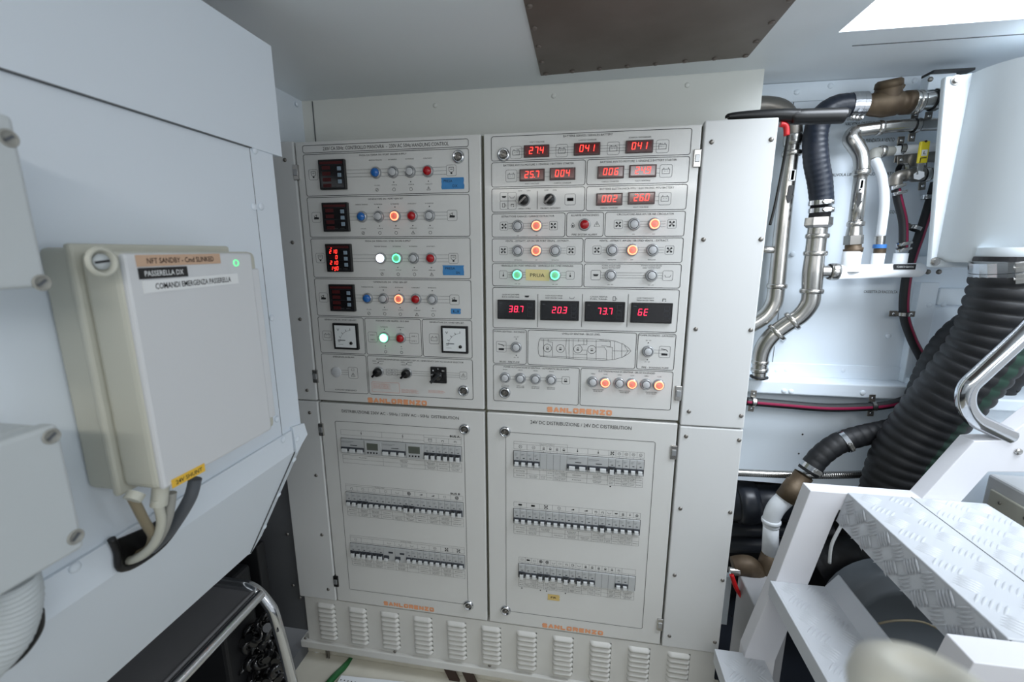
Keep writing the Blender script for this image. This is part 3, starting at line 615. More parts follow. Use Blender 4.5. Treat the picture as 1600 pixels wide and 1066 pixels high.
# ---------------- top-right: 24 V battery and pump panel
P2 = empty('control_cabinet', (0.744, 0, ZM), 'upper right white control panel door with red digital displays and boat outline', 'cabinet', 'switchboard cabinets')
door(P2, XBm, XCc, ZM, 0.0)
K = Kit(P2); mk = MB(); f = Flat(mk, front())
R_ = [((766.8, 214.9), (1082, 199.5), (1077.8, 241), (768, 252.7)), ((768, 255.1), (915.6, 249.5), (913.9, 289.3), (768.5, 293.4)), ((917.6, 249.5), (1078.3, 244.6), (1074.1, 284.4), (916.1, 288.5)), ((768.5, 296.1), (914.4, 291.7), (912.7, 330), (769, 332.4)), ((916.8, 291.5), (1073.7, 288), (1071.7, 327.3), (915.6, 329.5)),
 ((769, 334.4), (883.4, 332.4), (882.2, 369.8), (769.3, 370.7)), ((885.9, 332.4), (944.4, 331.2), (942, 369.5), (885.1, 369.8)), ((945.6, 331.2), (1071.2, 330), (1069.3, 369), (944.9, 369.5)), ((769.3, 373.4), (911.2, 372.7), (910, 409.8), (769.5, 409.8)), ((913.9, 372.7), (1068.8, 372), (1065.1, 410), (913.2, 409.8)),
 ((769.5, 412.2), (910.7, 412.4), (908.6, 448), (769.7, 445.7)), ((913.7, 412.4), (1065.1, 412.9), (1061.8, 450.2), (912.2, 448)), ((770.2, 450.2), (1061.8, 452.8), (1056.6, 518.6), (770.2, 512.1)), ((770.2, 514.3), (822.6, 516.2), (821.9, 569.6), (770.9, 566.8)), ((825.5, 516.2), (995.3, 520.9), (991.8, 576.3), (825, 569.6)), ((997.2, 520.9), (1056.6, 522.6), (1052.3, 578.7), (994.8, 576.8)),
 ((770.9, 569.6), (905.5, 575.6), (903.9, 633.3), (771.3, 625.4)), ((907.9, 575.6), (1052.3, 580.8), (1048, 641.6), (905.5, 633.3))]
cells(f, [[R_[0]], R_[1:3], R_[3:5], R_[5:8], R_[8:10], R_[10:12], [R_[12]], R_[13:16], R_[16:18]])
for (t, u, v, w) in (('BATTERIE SERVIZI / SERVICES BATTERY', 918.5, 211.3, 77), ('BATTERIE AVV.TO MOTORE 1 / ENGINE 1 BATTERY STARTER', 841, 256.8, 110), ('BATTERIE AVV.TO MOTORE 2 / ENGINE 2 BATTERY STARTER', 997, 251.5, 119), ('BATTERIE ELETTRONICA MTU / ELECTRONIC MTU BATTERY', 994.5, 294.2, 116),
  ('ESTRATTORE GARAGE / GARAGE EXTRACTOR', 824.6, 338, 82), ('ALLARME ANTINCENDIO', 914, 336.3, 44), ('FIRE SYSTEM ALARM', 913, 366.6, 39), ('CIRCOLATORE ARIA AM / ER AIR CIRCULATOR', 1008, 334.5, 89), ('VENTIL - ESTRATT. AM SN / ER PORT VENTIL - EXTRACT.', 839, 376.6, 100), ('VENTIL - ESTRATT. AM DN / ER STBD VENTIL - EXTRACT.', 990, 376, 108),
  ('VERRICELLO SN / PORT WINDLASS', 810, 415.3, 54), ('VERRICELLO DX / STBD WINDLASS', 868, 415.5, 55), ('LIVELLI DI SENTINA - BILGE LEVEL', 908, 522, 60), ('POMPA SENTINA - INCENDIO', 796.3, 518.3, 48), ('BILGE - FIRE PUMP', 796.3, 565.5, 31), ('POMPA INCENDIO - LAVAGGIO', 1026.5, 524.5, 55), ('FIRE - WASHING PUMP', 1023.5, 574.6, 42),
  ('POMPE AUTOMATICHE DI SENTINA - AUTOMATIC BILGE PUMP', 837.5, 575.3, 102), ('ELETTROVALVOLE DI SENTINA - BILGE SOLENOID', 979, 581.5, 88)): txt(f, t, u, v, w, 0.0046)
def hline(z, u0, u1, v, ds=(-.006, 0, .006)):
    for d in ds: f.path([(px(u0, v)[0], z + d), (px(u1, v)[0], z + d)], .0006, 'inkl')
def rowz(*p): return sum(px(*q)[1] for q in p) / len(p)
z = rowz((838.5, 236.6), (998.8, 229.5)); hline(z, 806, 1035, 233)
for u, v, t in ((838.5, 236.6, '27.4'), (917.3, 233.2, '041'), (998.8, 229.5, '041'), (831.5, 273.9, '25.7'), (879, 272, '004'), (954.1, 269.5, '006'), (1004.1, 267.6, '24.9'), (952, 311.7, '002'), (1002, 309.8, '26.0')): K.led_meter(u, v, t)
for u, v in ((806.3, 238.5), (877.8, 235.6), (958.3, 232), (1035.1, 228.8), (799, 275.1), (1040.5, 267.3), (1038.8, 310.5)): x, z = px(u, v); icon(f, 'batt', x, z, .0135)
for z, u0, u1, v in ((rowz((831.5, 273.9), (1004.1, 267.6)), 808, 860, 272), (rowz((1004.1, 267.6)), 972, 1031, 268), (rowz((952, 311.7)), 970, 1029, 311)): hline(z, u0, u1, v, (-.005, .005))
for t, u, v, w in (('VOLT / VOLTAGE', 839, 221.8, 23), ('CARICA / CHARGER', 918, 218.6, 28), ('SCARICA / DISCHARGER', 1000, 214.5, 35), ('VOLT / VOLTAGE', 831, 287, 22), ('CARICA / CHARGER', 879, 286, 27), ('CARICA / CHARGER', 953.5, 283.7, 27), ('VOLT / VOLTAGE', 1004, 282.4, 24), ('CARICA / CHARGER', 951.5, 324.8, 27), ('VOLT / VOLTAGE', 1001, 323.7, 24),
  ('OFF      ON', 819, 298.2, 19), ('OFF      ON', 860, 297.3, 19), ('LIVELLI / LEVELS', 819.5, 326, 19), ('STRUMENTI / INSTRUMENTS', 860, 325.3, 31)): txt(f, t, u, v, w, .0032)
K.put('kn', *px(818.8, 312.9), lambda x, z: K.knob(818.8, 312.9, 0.75)); K.put('kn', *px(859, 312), None)
for u, v, k in ((787.6, 307.6, 'tank'), (800.2, 307.4, 'tub'), (787.6, 320.7, 'pump'), (800.2, 320.6, 'tap'), (891, 311.7, 'box')): x, z = px(u, v); icon(f, k, x, z, .0098 if u < 880 else .0125)
x = px(839.5, 312)[0]; f.path([(x, px(839, 299)[1]), (x, px(839, 327)[1])], .0011)
def brow(items, v, u0, u1, fans, txts, kind='fan'):
    z = sum(px(u, vv)[1] for _, u, vv in items) / len(items); hline(z, u0, u1, v)
    for k, u, vv in items: K.put('b' + k, px(u, vv)[0], z, lambda x, z, k=k: p_button(k, x, z, P2))
    for u in fans: icon(f, kind, px(u, v)[0], z, .0098)
    for (k, u, vv), t in zip(items, txts): words(f, t, px(u, vv)[0], z - .0225, .0026, .0055 * max(1, len(t) * .35))
    return z
brow([('grey', 809.3, 353.7), ('orange', 838.5, 352.7)], 353, 795, 856, (787.6, 864.6), ('ON', 'OFF'))
brow([('grey', 990.5, 350.5), ('orange', 1022.2, 350.2)], 350.4, 975, 1040, (966.1, 1049.8), ('ON', 'OFF'))
brow([('grey', 809.3, 392.2), ('orange', 838, 391.7), ('grey', 867.8, 391.7)], 391.8, 795, 884, (786.6, 892.2), ('VENTILATOR', 'OFF', 'EXTRACTOR'))
brow([('grey', 956.6, 391), ('orange', 987.8, 390.5), ('grey', 1019.3, 391)], 391, 941, 1037, (932.7, 1046), ('VENTILATOR', 'OFF', 'EXTRACTOR'))
brow([('green', 808.6, 429.5), ('green', 867.3, 430)], 429.8, 794, 884, (786.5, 891), ('ON  OFF', 'ON  OFF'), 'lamp')
z = brow([('grey', 954.2, 430.2), ('grey', 1017.9, 430.5)], 430.4, 938, 1035, (), ('ON  OFF', 'ON  OFF')); icon(f, 'tank', px(930.9, 430)[0], z, .0115); icon(f, 'tub', px(1043.5, 430)[0], z, .0115)
for u in (955, 1018): txt(f, 'POMPA ACQUE NERE' if u < 1000 else 'POMPA ACQUE GRIGIE', u, 415.3, 29 if u < 1000 else 32, .0032); txt(f, 'BLACK WATER PUMP' if u < 1000 else 'GREY WATER PUMP', u, 418.6, 28, .0032)
K.button('red', 913.2, 351.2); x, z = px(894.9, 352.4); icon(f, 'flame', x, z, .010, False); x, z = px(932.7, 350.7); icon(f, 'tri', x, z, .011, False)
for u, v, t, dx, l1, l2, ik, iu in ((807, 483.7, '38.7', 0, 'CASSA ACQUE NERE', 'BLACK WATER TANK', 'tank', 823.4), (874.4, 485.3, '20.3', 0, 'CASSA ACQUE GRIGIE', 'GREY WATER TANK', 'tub', 893.5), (944.7, 487, '73.7', 0, 'CASSA NAFTA', 'FUEL TANK', 'pump', 960.4), (1017.4, 488.9, 'GE', -.020, 'CASSA ACQUA DOLCE', 'FRESH WATER TANK', 'tap', 1037.5)):
    K.big_meter(u, v, t, dx); txt(f, l1, u - 9, v - 23.3, 27, .0034); txt(f, l2, u - 9, v - 19.6, 27, .0034); x, z = px(iu, v - 20.5); icon(f, ik, x, z, .0105, False)
for u in (840.2, 909.5, 980.8): x = px(u, 485)[0]; f.path([(x, px(u, 460)[1]), (x, px(u, 511)[1])], .0011)
# bilge pump buttons and boat plan
K.button('grey', 806.7, 542.6); K.button('grey', 1012.2, 549)
for u, v, iu in ((806.7, 542.6, 783.4), (1012.2, 549, 1038.5)):
    x, z = px(u, v); xi = px(iu, v)[0]
    for d in (-.004, .004): f.path([(min(x, xi), z + d), (max(x, xi), z + d)], .0006, 'inkl')
    f.rrect(xi - .013, xi + .013, z - .014, z + .014, .003, .0007, 'inkl'); f.path([(xi - .008, z + .007), (xi + .004, z + .005), (xi + .007, z + .001)], .0014); f.fill([(xi - .007, z - .009), (xi + .007, z - .009), (xi + .007, z - .004), (xi - .007, z - .004)])
    f.disc(x, z + .0215, .0014); f.disc(x, z - .0215, .0014); words(f, 'ON   OFF', x, z + .027, .0026, .013); words(f, 'ON   OFF', x, z - .027, .0026, .013)
def cp(cx, cy): return px(740 + cx / 4.2105, 420 + cy / 4.2105)
hull = [cp(*q) for q in ((440, 458), (470, 458), (540, 458), (660, 460), (780, 462), (860, 466), (930, 476), (985, 496), (1020, 522), (1035, 541), (1018, 560), (980, 582), (925, 597), (860, 603), (760, 600), (640, 592), (540, 584), (440, 578), (428, 560), (425, 520), (430, 480))]
f.path(hull, .0008, 'ink', True)
inner = [((462, 462), (462, 580)), ((490, 462), (490, 480), (520, 484), (520, 578)), ((612, 462), (605, 520), (612, 588)), ((628, 464), (628, 590)), ((655, 464), (655, 592)), ((715, 500), (745, 500), (745, 464)), ((715, 535), (745, 535), (745, 597)), ((806, 470), (806, 600)), ((828, 468), (900, 480), (900, 512), (840, 505)), ((806, 515), (860, 515), (875, 540), (875, 600)), ((912, 520), (912, 600)), ((875, 515), (915, 518)), ((928, 480), (928, 596)), ((915, 540), (970, 542), (1025, 541)), ((975, 495), (975, 582)), ((440, 470), (900, 478)), ((440, 572), (880, 594)), ((690, 464), (690, 480)), ((725, 464), (725, 500), (690, 500)), ((655, 560), (745, 566)), ((990, 500), (1015, 541), (990, 578))]
for ln in inner: f.path([cp(*q) for q in ln], .0007, 'ink')
for q in ((486, 522), (571, 525), (686, 528), (778, 532)):
    x, z = cp(*q); f.circle(x, z, .0105, .0009); icon(f, 'bulb', x, z, .008, False)
z = rowz((789.4, 589.8), (861.4, 593.4)); xs = [px(u, 592)[0] for u in (789.4, 813.2, 836.9, 861.4)]; f.path([(xs[0], z - .004), (px(879, 592)[0], z - .004)], .0006, 'inkl'); f.path([(xs[0], z + .004), (px(879, 592)[0], z + .004)], .0006, 'inkl')
for x in xs: K.put('bgrey', x, z, None); words(f, 'SERVIZIO', x, z + .022, .0026, .012); words(f, 'AUTOMATICA', x, z - .0215, .0026, .020); words(f, 'BILGE PUMP', x, z - .0255, .0026, .020)
icon(f, 'bulb', px(884, 594)[0], z, .0098)
z = rowz((926, 596.9), (1029.3, 601)); xs = [px(u, 599)[0] for u in (926, 945.4, 967.5, 987.2, 1009.3, 1029.3)]
for i, x in enumerate(xs):
    K.put('b' + ('orange' if i % 2 else 'grey'), x, z, lambda x, z: p_button('orange', x, z, P2)); words(f, 'CLOSE' if i % 2 else 'OPEN', x, z + .021, .0026, .010)
    if i % 2: words(f, 'APERTO MOTORE', x - .017, z - .0205, .0026, .028); words(f, 'BILGE VALVE', x - .017, z - .0245, .0026, .022)
K.lock(787, 242.2); K.lock(788.9, 613.6); K.hinge(1089, 247.8); K.hinge(1059.6, 614.3)
obj('printed_markings', mk, P2)
b = MB(); x, z = px(904.8, 642.5); brand(Flat(b, front()), 'SANLORENZO', x, z, .169, .0150, 'orange'); obj('brand_lettering', b, P2, 'orange lettering')

# ---------------- breaker panels
BW = 0.018
def breaker_row(K, root, x0, z1, spec, f):
    """spec: (kind, modules).  u lever up, d lever down, U/D wide, n blank, m meter, r residual-current unit"""
    H = 0.045; x = x0; mods = sum(n for _, n in spec)
    f.path([(x0 - .001, z1 - H), (x0 - .001, z1 + .001), (x0 + mods * BW + .001, z1 + .001), (x0 + mods * BW + .001, z1 - H)], .0011, 'black')
    for kd, n in spec:
        for k in range(int(round(n)) if kd in 'ud' else 1):
            w = BW if kd in 'ud' else BW * n
            def mk(x, z, w=w, kd=kd):
                b = MB(); b.box(x + .0003, x + w - .0003, -.0045, 0, z - H, z, 'bkbody', .0006)
                ff = Flat(b, front(-.0048))
                if kd in 'udUD':
                    ff.path([(x + .003, z - .007), (x + w * .55, z - .007)], .0008, 'inkl'); ff.path([(x + .003, z - .010), (x + w * .45, z - .010)], .0006, 'inkl'); ff.fill([(x + w * .4, z - .019), (x + w * .7, z - .019), (x + w * .7, z - .017), (x + w * .4, z - .017)], 'ink')
                    dn = kd in 'dD'; zt = z - (.024 if not dn else .022)
                    b.box(x + .0006, x + w - .0006, -.0075, -.0045, zt - (.012 if not dn else .019), zt, 'bkdark', .0008)
                    o = obj('circuit_breaker', b, root)
                    b = MB()
                    nl = 1 if kd in 'ud' else max(1, int(round(w / .026)))
                    for j in range(nl):
                        cx = x + w * (j + .5) / nl; hw = .0052 if kd in 'ud' else .008
                        if dn: b.box(cx - hw, cx + hw, -.013, -.007, zt - .020, zt - .007, 'bklever', .001); b.box(cx - hw * .7, cx + hw * .7, -.010, -.007, zt - .007, zt - .001, 'bktoggledark', .0008)
                        else: b.box(cx - hw, cx + hw, -.0125, -.007, zt - .014, zt - .004, 'bklever', .001)
                    obj('toggle', b, o); return o
                if kd == 'n':
                    for j in range(1, int(n)): ff.path([(x + BW * j, z), (x + BW * j, z - H)], .0006, 'inkl')
                    return obj('blanking_cover', b, root)
                if kd == 'm':
                    b.box(x + .002, x + w - .002, -.0065, -.004, z - H + .001, z - .002, 'bkbody', .001); b.box(x + .009, x + w - .011, -.0072, -.006, z - .028, z - .007, 'lcd', .0006)
                    for j in range(4): b.box(x + .010 + .009 * j, x + .014 + .009 * j, -.0078, -.006, z - .038, z - .034, 'ink')
                    return obj('din_rail_meter', b, root)
                if kd == 'r':
                    ff.fill([(x + w * .45, z - .012), (x + w * .85, z - .012), (x + w * .85, z - .018), (x + w * .45, z - .018)], 'bkdark'); b.box(x + .002, x + BW, -.0075, -.0045, z - .036, z - .026, 'bkdark', .0008)
                    o = obj('residual_current_breaker', b, root); b = MB(); b.box(x + .004, x + .014, -.0125, -.007, z - .041, z - .033, 'bklever', .001); obj('toggle', b, o); return o
            K.put('brk%s%.2f' % (kd, w), x, z1, mk); x += w
    return x
def grid(f, xs, z0, rows_, h, icons=None, texts=True, head=None):
    """table of cells hung from z0; xs are cell borders"""
    z = z0; rng = random.Random(int(abs(z0) * 1e4)); W = ('LUCI CABINA', 'CUCINA', 'ARIA COND.', 'PRESE', 'CARICA BATT.', 'VENTILATORI', 'FRIGO', 'CABIN LIGHTS', 'SOCKETS', 'GALLEY', 'FANS', 'PUMP', 'BOILER', 'SERVICE')
    for r_ in range(rows_):
        f.path([(xs[0], z), (xs[-1], z)], .0005, 'inkl')
        for i in range(len(xs) - 1):
            f.path([(xs[i], z), (xs[i], z - h)], .0005, 'inkl'); cx = (xs[i] + xs[i + 1]) / 2; w = xs[i + 1] - xs[i]
            if icons: icon(f, icons[i % len(icons)], cx, z - h / 2, min(.0085, w * .42), False)
            elif texts and rng.random() < .93: f.text(rng.choice(W), cx, z - h * (.36 if i % 3 else .5), min(w * .72, .024), .0024); (i % 3) and f.text(rng.choice(W), cx, z - h * .68, min(w * .6, .02), .0024)
        f.path([(xs[-1], z), (xs[-1], z - h)], .0005, 'inkl'); z -= h
    f.path([(xs[0], z), (xs[-1], z)], .0005, 'inkl')
def lead(f, xs, z0, z1):
    for i in range(len(xs) - 1): cx = (xs[i] + xs[i + 1]) / 2; f.path([(cx, z0), (cx, z1)], .0005, 'inkl')
def ticks(x0, widths):
    o = [x0]
    for w in widths: o.append(o[-1] + w * BW)
    return o
# lower-left, 230 V distribution
P3 = empty('breaker_cabinet', (0.247, 0, ZB), 'lower left white distribution door with three breaker rows, headed 230V AC', 'cabinet', 'switchboard cabinets')
door(P3, XA, XBm, ZB, ZM); K = Kit(P3); mk = MB(); f = Flat(mk, front())
txt(f, 'DISTRIBUZIONE 230V AC - 50Hz / 230V AC - 50Hz  DISTRIBUTION', 623.4, 647.6, 182, .0090, 'ink')
a = rect_px((523.5, 657.5), (724, 671.6), (732.3, 945.7), (546.6, 920)); f.rrect(a[0], a[1], a[2], a[3], .004, .001)
x0, z1 = px(533, 685); z1 = (z1 + px(720, 697.8)[1]) / 2; x0 += .001
xe = breaker_row(K, P3, x0, z1, [('U', 4), ('m', 3), ('U', 4), ('m', 3), ('d', 6)], f)
xs = ticks(x0, (7, 7, 2, 2, 2)); grid(f, ticks(x0, (7, 7)), z1 + .027, 1, .016, ('bolt',)); grid(f, xs[2:], z1 + .021, 1, .015, ('batt', 'tap', 'tap')); grid(f, xs, z1 - .051, 2, .013); lead(f, xs, z1, z1 + .006)
f.path([(xs[2], z1 + .021), (xs[2], z1 + .028), (xs[-1], z1 + .028), (xs[-1], z1 + .021)], .0005, 'inkl'); f.text('BUS A', xs[-1] - .018, z1 + .0295, .028, .0062, 'black', .02)
x0, z1 = px(540.5, 768.5); z1 = (z1 + px(721.9, 785.9)[1]) / 2; x0 += .001
breaker_row(K, P3, x0, z1, [('u', 2), ('d', 2), ('u', 6), ('d', 2), ('u', 6), ('d', 2)], f)
xs = ticks(x0, [2] * 10); grid(f, xs, z1 + .021, 1, .015, ('tap', 'rect', 'rect', 'rect', 'tub', 'wheel', 'wedge', 'wedge', 'rect', 'wheel')); grid(f, xs, z1 - .051, 2, .013); lead(f, xs, z1, z1 + .006); f.text('BUS B', xs[-1] - .022, z1 + .0265, .028, .0058, 'black', .02); f.path([(xs[0], z1 + .021), (xs[0], z1 + .0265), (xs[7], z1 + .0265)], .0005, 'inkl'); f.text('SECONDARIE / SECONDARY', xs[3], z1 + .0235, .03, .0021)
x0, z1 = px(547.5, 848.5); z1 = (z1 + px(723.9, 867.9)[1]) / 2; x0 += .001
breaker_row(K, P3, x0, z1, [('d', 6), ('r', 2), ('r', 2), ('u', 10)], f)
grid(f, ticks(x0, [2] * 10), z1 + .021, 1, .015, ('rect', '', '', 'tub', 'tub', 'tub', 'tub', 'circ', 'fan', 'fan')); xs = ticks(x0, [2] * 10); grid(f, xs, z1 - .051, 2, .013); lead(f, xs, z1, z1 + .006); f.path([(xs[0], z1 + .021), (xs[0], z1 + .027), (xs[-1], z1 + .027), (xs[-1], z1 + .021)], .0005, 'inkl'); f.text('DERIVAZIONI / FEEDERS', xs[5], z1 + .024, .034, .0024)
K.lock(726, 670.6); K.lock(732.3, 945.7); K.hinge(502.5, 671); K.hinge(525.5, 908, True); obj('printed_markings', mk, P3)
b = MB(); x, z = px(638.5, 947.6); brand(Flat(b, front()), 'SANLORENZO', x, z, .166, .0150, 'orange'); obj('brand_lettering', b, P3, 'orange lettering')
# lower-right, 24 V distribution
P4 = empty('breaker_cabinet', (0.744, 0, ZB), 'lower right white distribution door with three breaker rows, headed 24V DC', 'cabinet', 'switchboard cabinets')
door(P4, XBm, XCc, ZB, ZM); K = Kit(P4); mk = MB(); f = Flat(mk, front())
txt(f, '24V DC DISTRIBUZIONE / 24V DC DISTRIBUTION', 906.4, 664.1, 158, .0102, 'ink')
a = rect_px((790.2, 675.5), (1024.3, 690.5), (1003.4, 982.4), (791.3, 954.8)); f.rrect(a[0], a[1], a[2], a[3], .005, .001)
x0, z1 = px(802.9, 704.6); z1 = (z1 + px(1006.4, 719.4)[1]) / 2
breaker_row(K, P4, x0, z1, [('u', 4), ('n', 4), ('U', 3), ('U', 3), ('d', 1), ('u', 4)], f)
xs = ticks(x0, (2, 2, 1, 1, 1, 1, 3, 3, 1, 1, 1, 1, 1)); grid(f, xs, z1 + .021, 1, .015, ('circ', 'circ', 'bulb', 'bulb', 'bulb', 'bulb', 'lamp', 'lamp', 'fan', 'circ', 'circ', 'circ', 'circ')); grid(f, xs, z1 - .051, 2, .0135); lead(f, xs, z1, z1 + .006); lead(f, xs, z1 - .045, z1 - .051)
f.path([(xs[0], z1 + .021), (xs[0], z1 + .028), (xs[6], z1 + .028), (xs[6], z1 + .021)], .0005, 'inkl'); f.text('DIRETTE / DIRECT', xs[3], z1 + .0245, .040, .0022); f.disc(xs[8] + .008, z1 - .082, .0018, 'black')
x0, z1 = px(802.9, 794.6); z1 = (z1 + px(1000.6, 813.3)[1]) / 2
breaker_row(K, P4, x0, z1, [('u', 13), ('d', 1), ('u', 5)], f)
xs = ticks(x0, (2, 2, 2, 2, 2, 2, 1, 1, 1, 1, 1, 1, 1)); grid(f, xs, z1 + .021, 1, .015, ('box', 'box', 'fan', 'circ', 'wedge', 'wedge', 'tap', 'tap', 'tub', 'tank', 'bulb', 'lamp', 'flame')); grid(f, xs, z1 - .051, 2, .0135); lead(f, xs, z1, z1 + .006)
x0, z1 = px(810.8, 879.9); z1 = (z1 + px(987.3, 900.8)[1]) / 2
breaker_row(K, P4, x0, z1, [('d', 1), ('u', 2), ('d', 2), ('u', 2), ('d', 1), ('u', 1), ('d', 1), ('u', 2), ('n', 3), ('u', 2), ('n', 1)], f)
xs = ticks(x0, [1] * 16 + [2]); grid(f, xs, z1 + .021, 1, .015, ('rect', 'box', 'rect', 'wheel', 'wheel', 'tub', 'rect', 'tap', 'pump', 'tub', 'bulb', 'bulb', 'bulb', 'bulb', 'bulb', 'tap', '')); grid(f, xs, z1 - .051, 2, .0125); lead(f, xs, z1, z1 + .006)
for k in (0, 3, 4, 7): f.disc(xs[k] + .009, z1 - .081, .0019, 'black')
K.lock(789.2, 674.6); K.lock(790.3, 953.6); K.hinge(1052.5, 706.5); K.hinge(1031, 975.5); obj('printed_markings', mk, P4)
b = MB(); x, z = px(894.2, 983.2); brand(Flat(b, front()), 'SANLORENZO', x, z, .178, .0150, 'orange'); obj('brand_lettering', b, P4, 'orange lettering')

# ---------------- tape notes
def tape(u, v, w, h, m, hand, label, group=None, rot=0.0, ragged=True, name='tape_note', cat='tape'):
    x, z = px(u, v); b = MB(); n = 7; pts = []
    rg = random.Random(int(u))
    for i in range(n): pts.append((x - w / 2 + rg.uniform(-.001, .001), z + h / 2 - h * i / (n - 1)))
    for i in range(n): pts.append((x + w / 2 + rg.uniform(-.0012, .0012), z - h / 2 + h * i / (n - 1)))
    c, s_ = math.cos(rot), math.sin(rot)
    pts = [(x + (a - x) * c - (q - z) * s_, z + (a - x) * s_ + (q - z) * c) for a, q in pts]
    b.prism([(a, -.0008, q) for a, q in pts], (0, -.0003, 0), m); o = obj(name, b, None, label, cat, 'tape notes stuck on the switchboard')
    if hand:
        b = MB(); ff = Flat(b, front(-.0014))
        for t, dx, dz, ww, hh in hand: ff.text(t, x + dx, z + dz, ww, hh, 'ink', 0, rot)
        obj('handwriting', b, o)
tape(707.5, 286.6, .057, .027, 'bktape', (('PRESA', -.012, .006, .022, .0065), ('DX', .006, -.006, .012, .0065)), 'blue tape note below the plug symbol in the top button row')
tape(708.5, 422.4, .056, .025, 'bktape', (('PRESA', -.008, .005, .026, .0065), ('SN', .012, -.006, .010, .0065)), 'blue tape note reading PRESA SN below the third button row')
tape(712.5, 486.5, .026, .014, 'bktape', (('LI', 0, 0, .014, .0065),), 'smallest blue tape note, below the fourth button row')
tape(839.7, 430, .058, .027, 'mtape2', (('PRUA', 0, 0, .036, .009),), 'yellow masking tape between the two green ring buttons', rot=-.02)
tape(865, 933.6, .034, .019, 'mtape', (('FR', 0, 0, .016, .007),), 'small yellow masking tape under the bottom breaker row')

# ---------------- side cover strips
def strip(name, x0, x1, z0, z1, screws, label, lip=True):
    r = empty(name, ((x0 + x1) / 2, 0, z0), label, 'cover panel', 'cover strips beside the doors'); b = MB(); b.box(x0 + .0015, x1 - .0005, -.002, .019, z0 + .002, z1 - .001, 'panel_side', .003); obj('cover_sheet', b, r); s = None
    for (u, v) in screws:
        p = at(u, v, -.002)
        if s is None: b = MB(); b.lathe(p, (0, -1, 0), [(0, .0052), (.0015, .0048), (.0028, .003), (.003, 0)], 'steeldark', 14); s = obj('screw', b, r); so = WPOS[s.name] - p
        else: inst(s, p + so, r)
strip('cover_strip', -.130, 0.0, ZM + .0, 0.0, ((445, 250), (457, 379), (469, 499), (480, 610)), 'white screwed cover strip left of the upper control panel')
strip('cover_strip', -.130, 0.0, ZB, ZM, ((484, 645), (494, 743), (503, 836), (513, 921), (449, 835), (458, 915)), 'white screwed cover strip left of the lower breaker panel')
strip('cover_strip', XCc, XD, ZM - .008, 0.004, ((1112, 222), (1099.3, 374.4), (1087.2, 514.5), (1076.5, 643.3), (1205, 218), (1189, 374), (1173, 516), (1158, 650)), 'white screwed cover strip right of the battery display panel')
strip('cover_strip', XCc, XD, ZB, ZM - .008, ((1072, 682), (1155, 688), (1063, 795), (1141, 801), (1054, 899), (1129, 907), (1046, 994), (1117, 1004)), 'white screwed cover strip right of the lower distribution panel')
# ---------------- louvred plinth
PZ0, PZ1 = -1.536, ZB - .001
r = empty('louvred_plinth', (.5, 0, PZ0), 'white louvred plinth along the foot of the switchboard', 'plinth')
b = MB(); b.box(-.115, 1.143, .002, .03, PZ0, PZ1, 'plinth', .001); b.box(-.14, 1.143, -.008, .03, PZ0 - .024, PZ0 + .002, 'plinth', .003); obj('plinth_sheet', b, r)
tops = [(511, 946), (561.5, 951), (612, 958), (662.5, 966), (714.5, 974), (769, 980), (823, 989), (881, 997), (938.5, 1004), (998.5, 1012), (1060, 1019)]
s = None
x_first = at(511, 965, 0).x; x_last = at(1060, 1035, 0).x
for i in range(11):
    x = x_first + (x_last - x_first) * i / 10; zt = -1.386
    for k in range(8):
        z = zt - .0168 * k
        if s is None:
            b = MB(); w = .031; n = 10
            top = [(x - w, .002, z)] + [(x - w + 2 * w * j / n, .002, z) for j in range(1, n)] + [(x + w, .002, z)]
            def pr_(j): t = j / n; e = min(1, t / .12, (1 - t) / .12); return math.sin(min(1, e) * PI / 2)
            lip = [(x - w + 2 * w * j / n, .002 - .0095 * pr_(j), z - .0125) for j in range(n + 1)]; mid = [(x - w + 2 * w * j / n, .002 - .0085 * pr_(j), z - .006) for j in range(n + 1)]; und = [(x - w + 2 * w * j / n, .002, z - .0132) for j in range(n + 1)]
            for A_, B_ in ((top, mid), (mid, lip), (lip, und)):
                for j in range(n): b.poly([A_[j], B_[j], B_[j + 1], A_[j + 1]], 'plinth', True)
            bmesh.ops.remove_doubles(b.bm, verts=b.bm.verts[:], dist=1e-5); s = obj('louvre', b, r); sx, sz = x, z
        else: inst(s, WPOS[s.name] + Vector((x - sx, 0, z - sz)), r)
s = None
for (u, v) in ((477.5, 998), (617, 1018.5), (765, 1040), (925, 1064), (469, 934)):
    p = at(u, v, .001); 
    if s is None: b = MB(); b.lathe(p, (0, -1, 0), [(0, .005), (.0015, .0048), (.0028, .003), (.003, 0)], 'steeldark', 12); s = obj('screw', b, r); so = WPOS[s.name] - p
    else: inst(s, p + so, r)


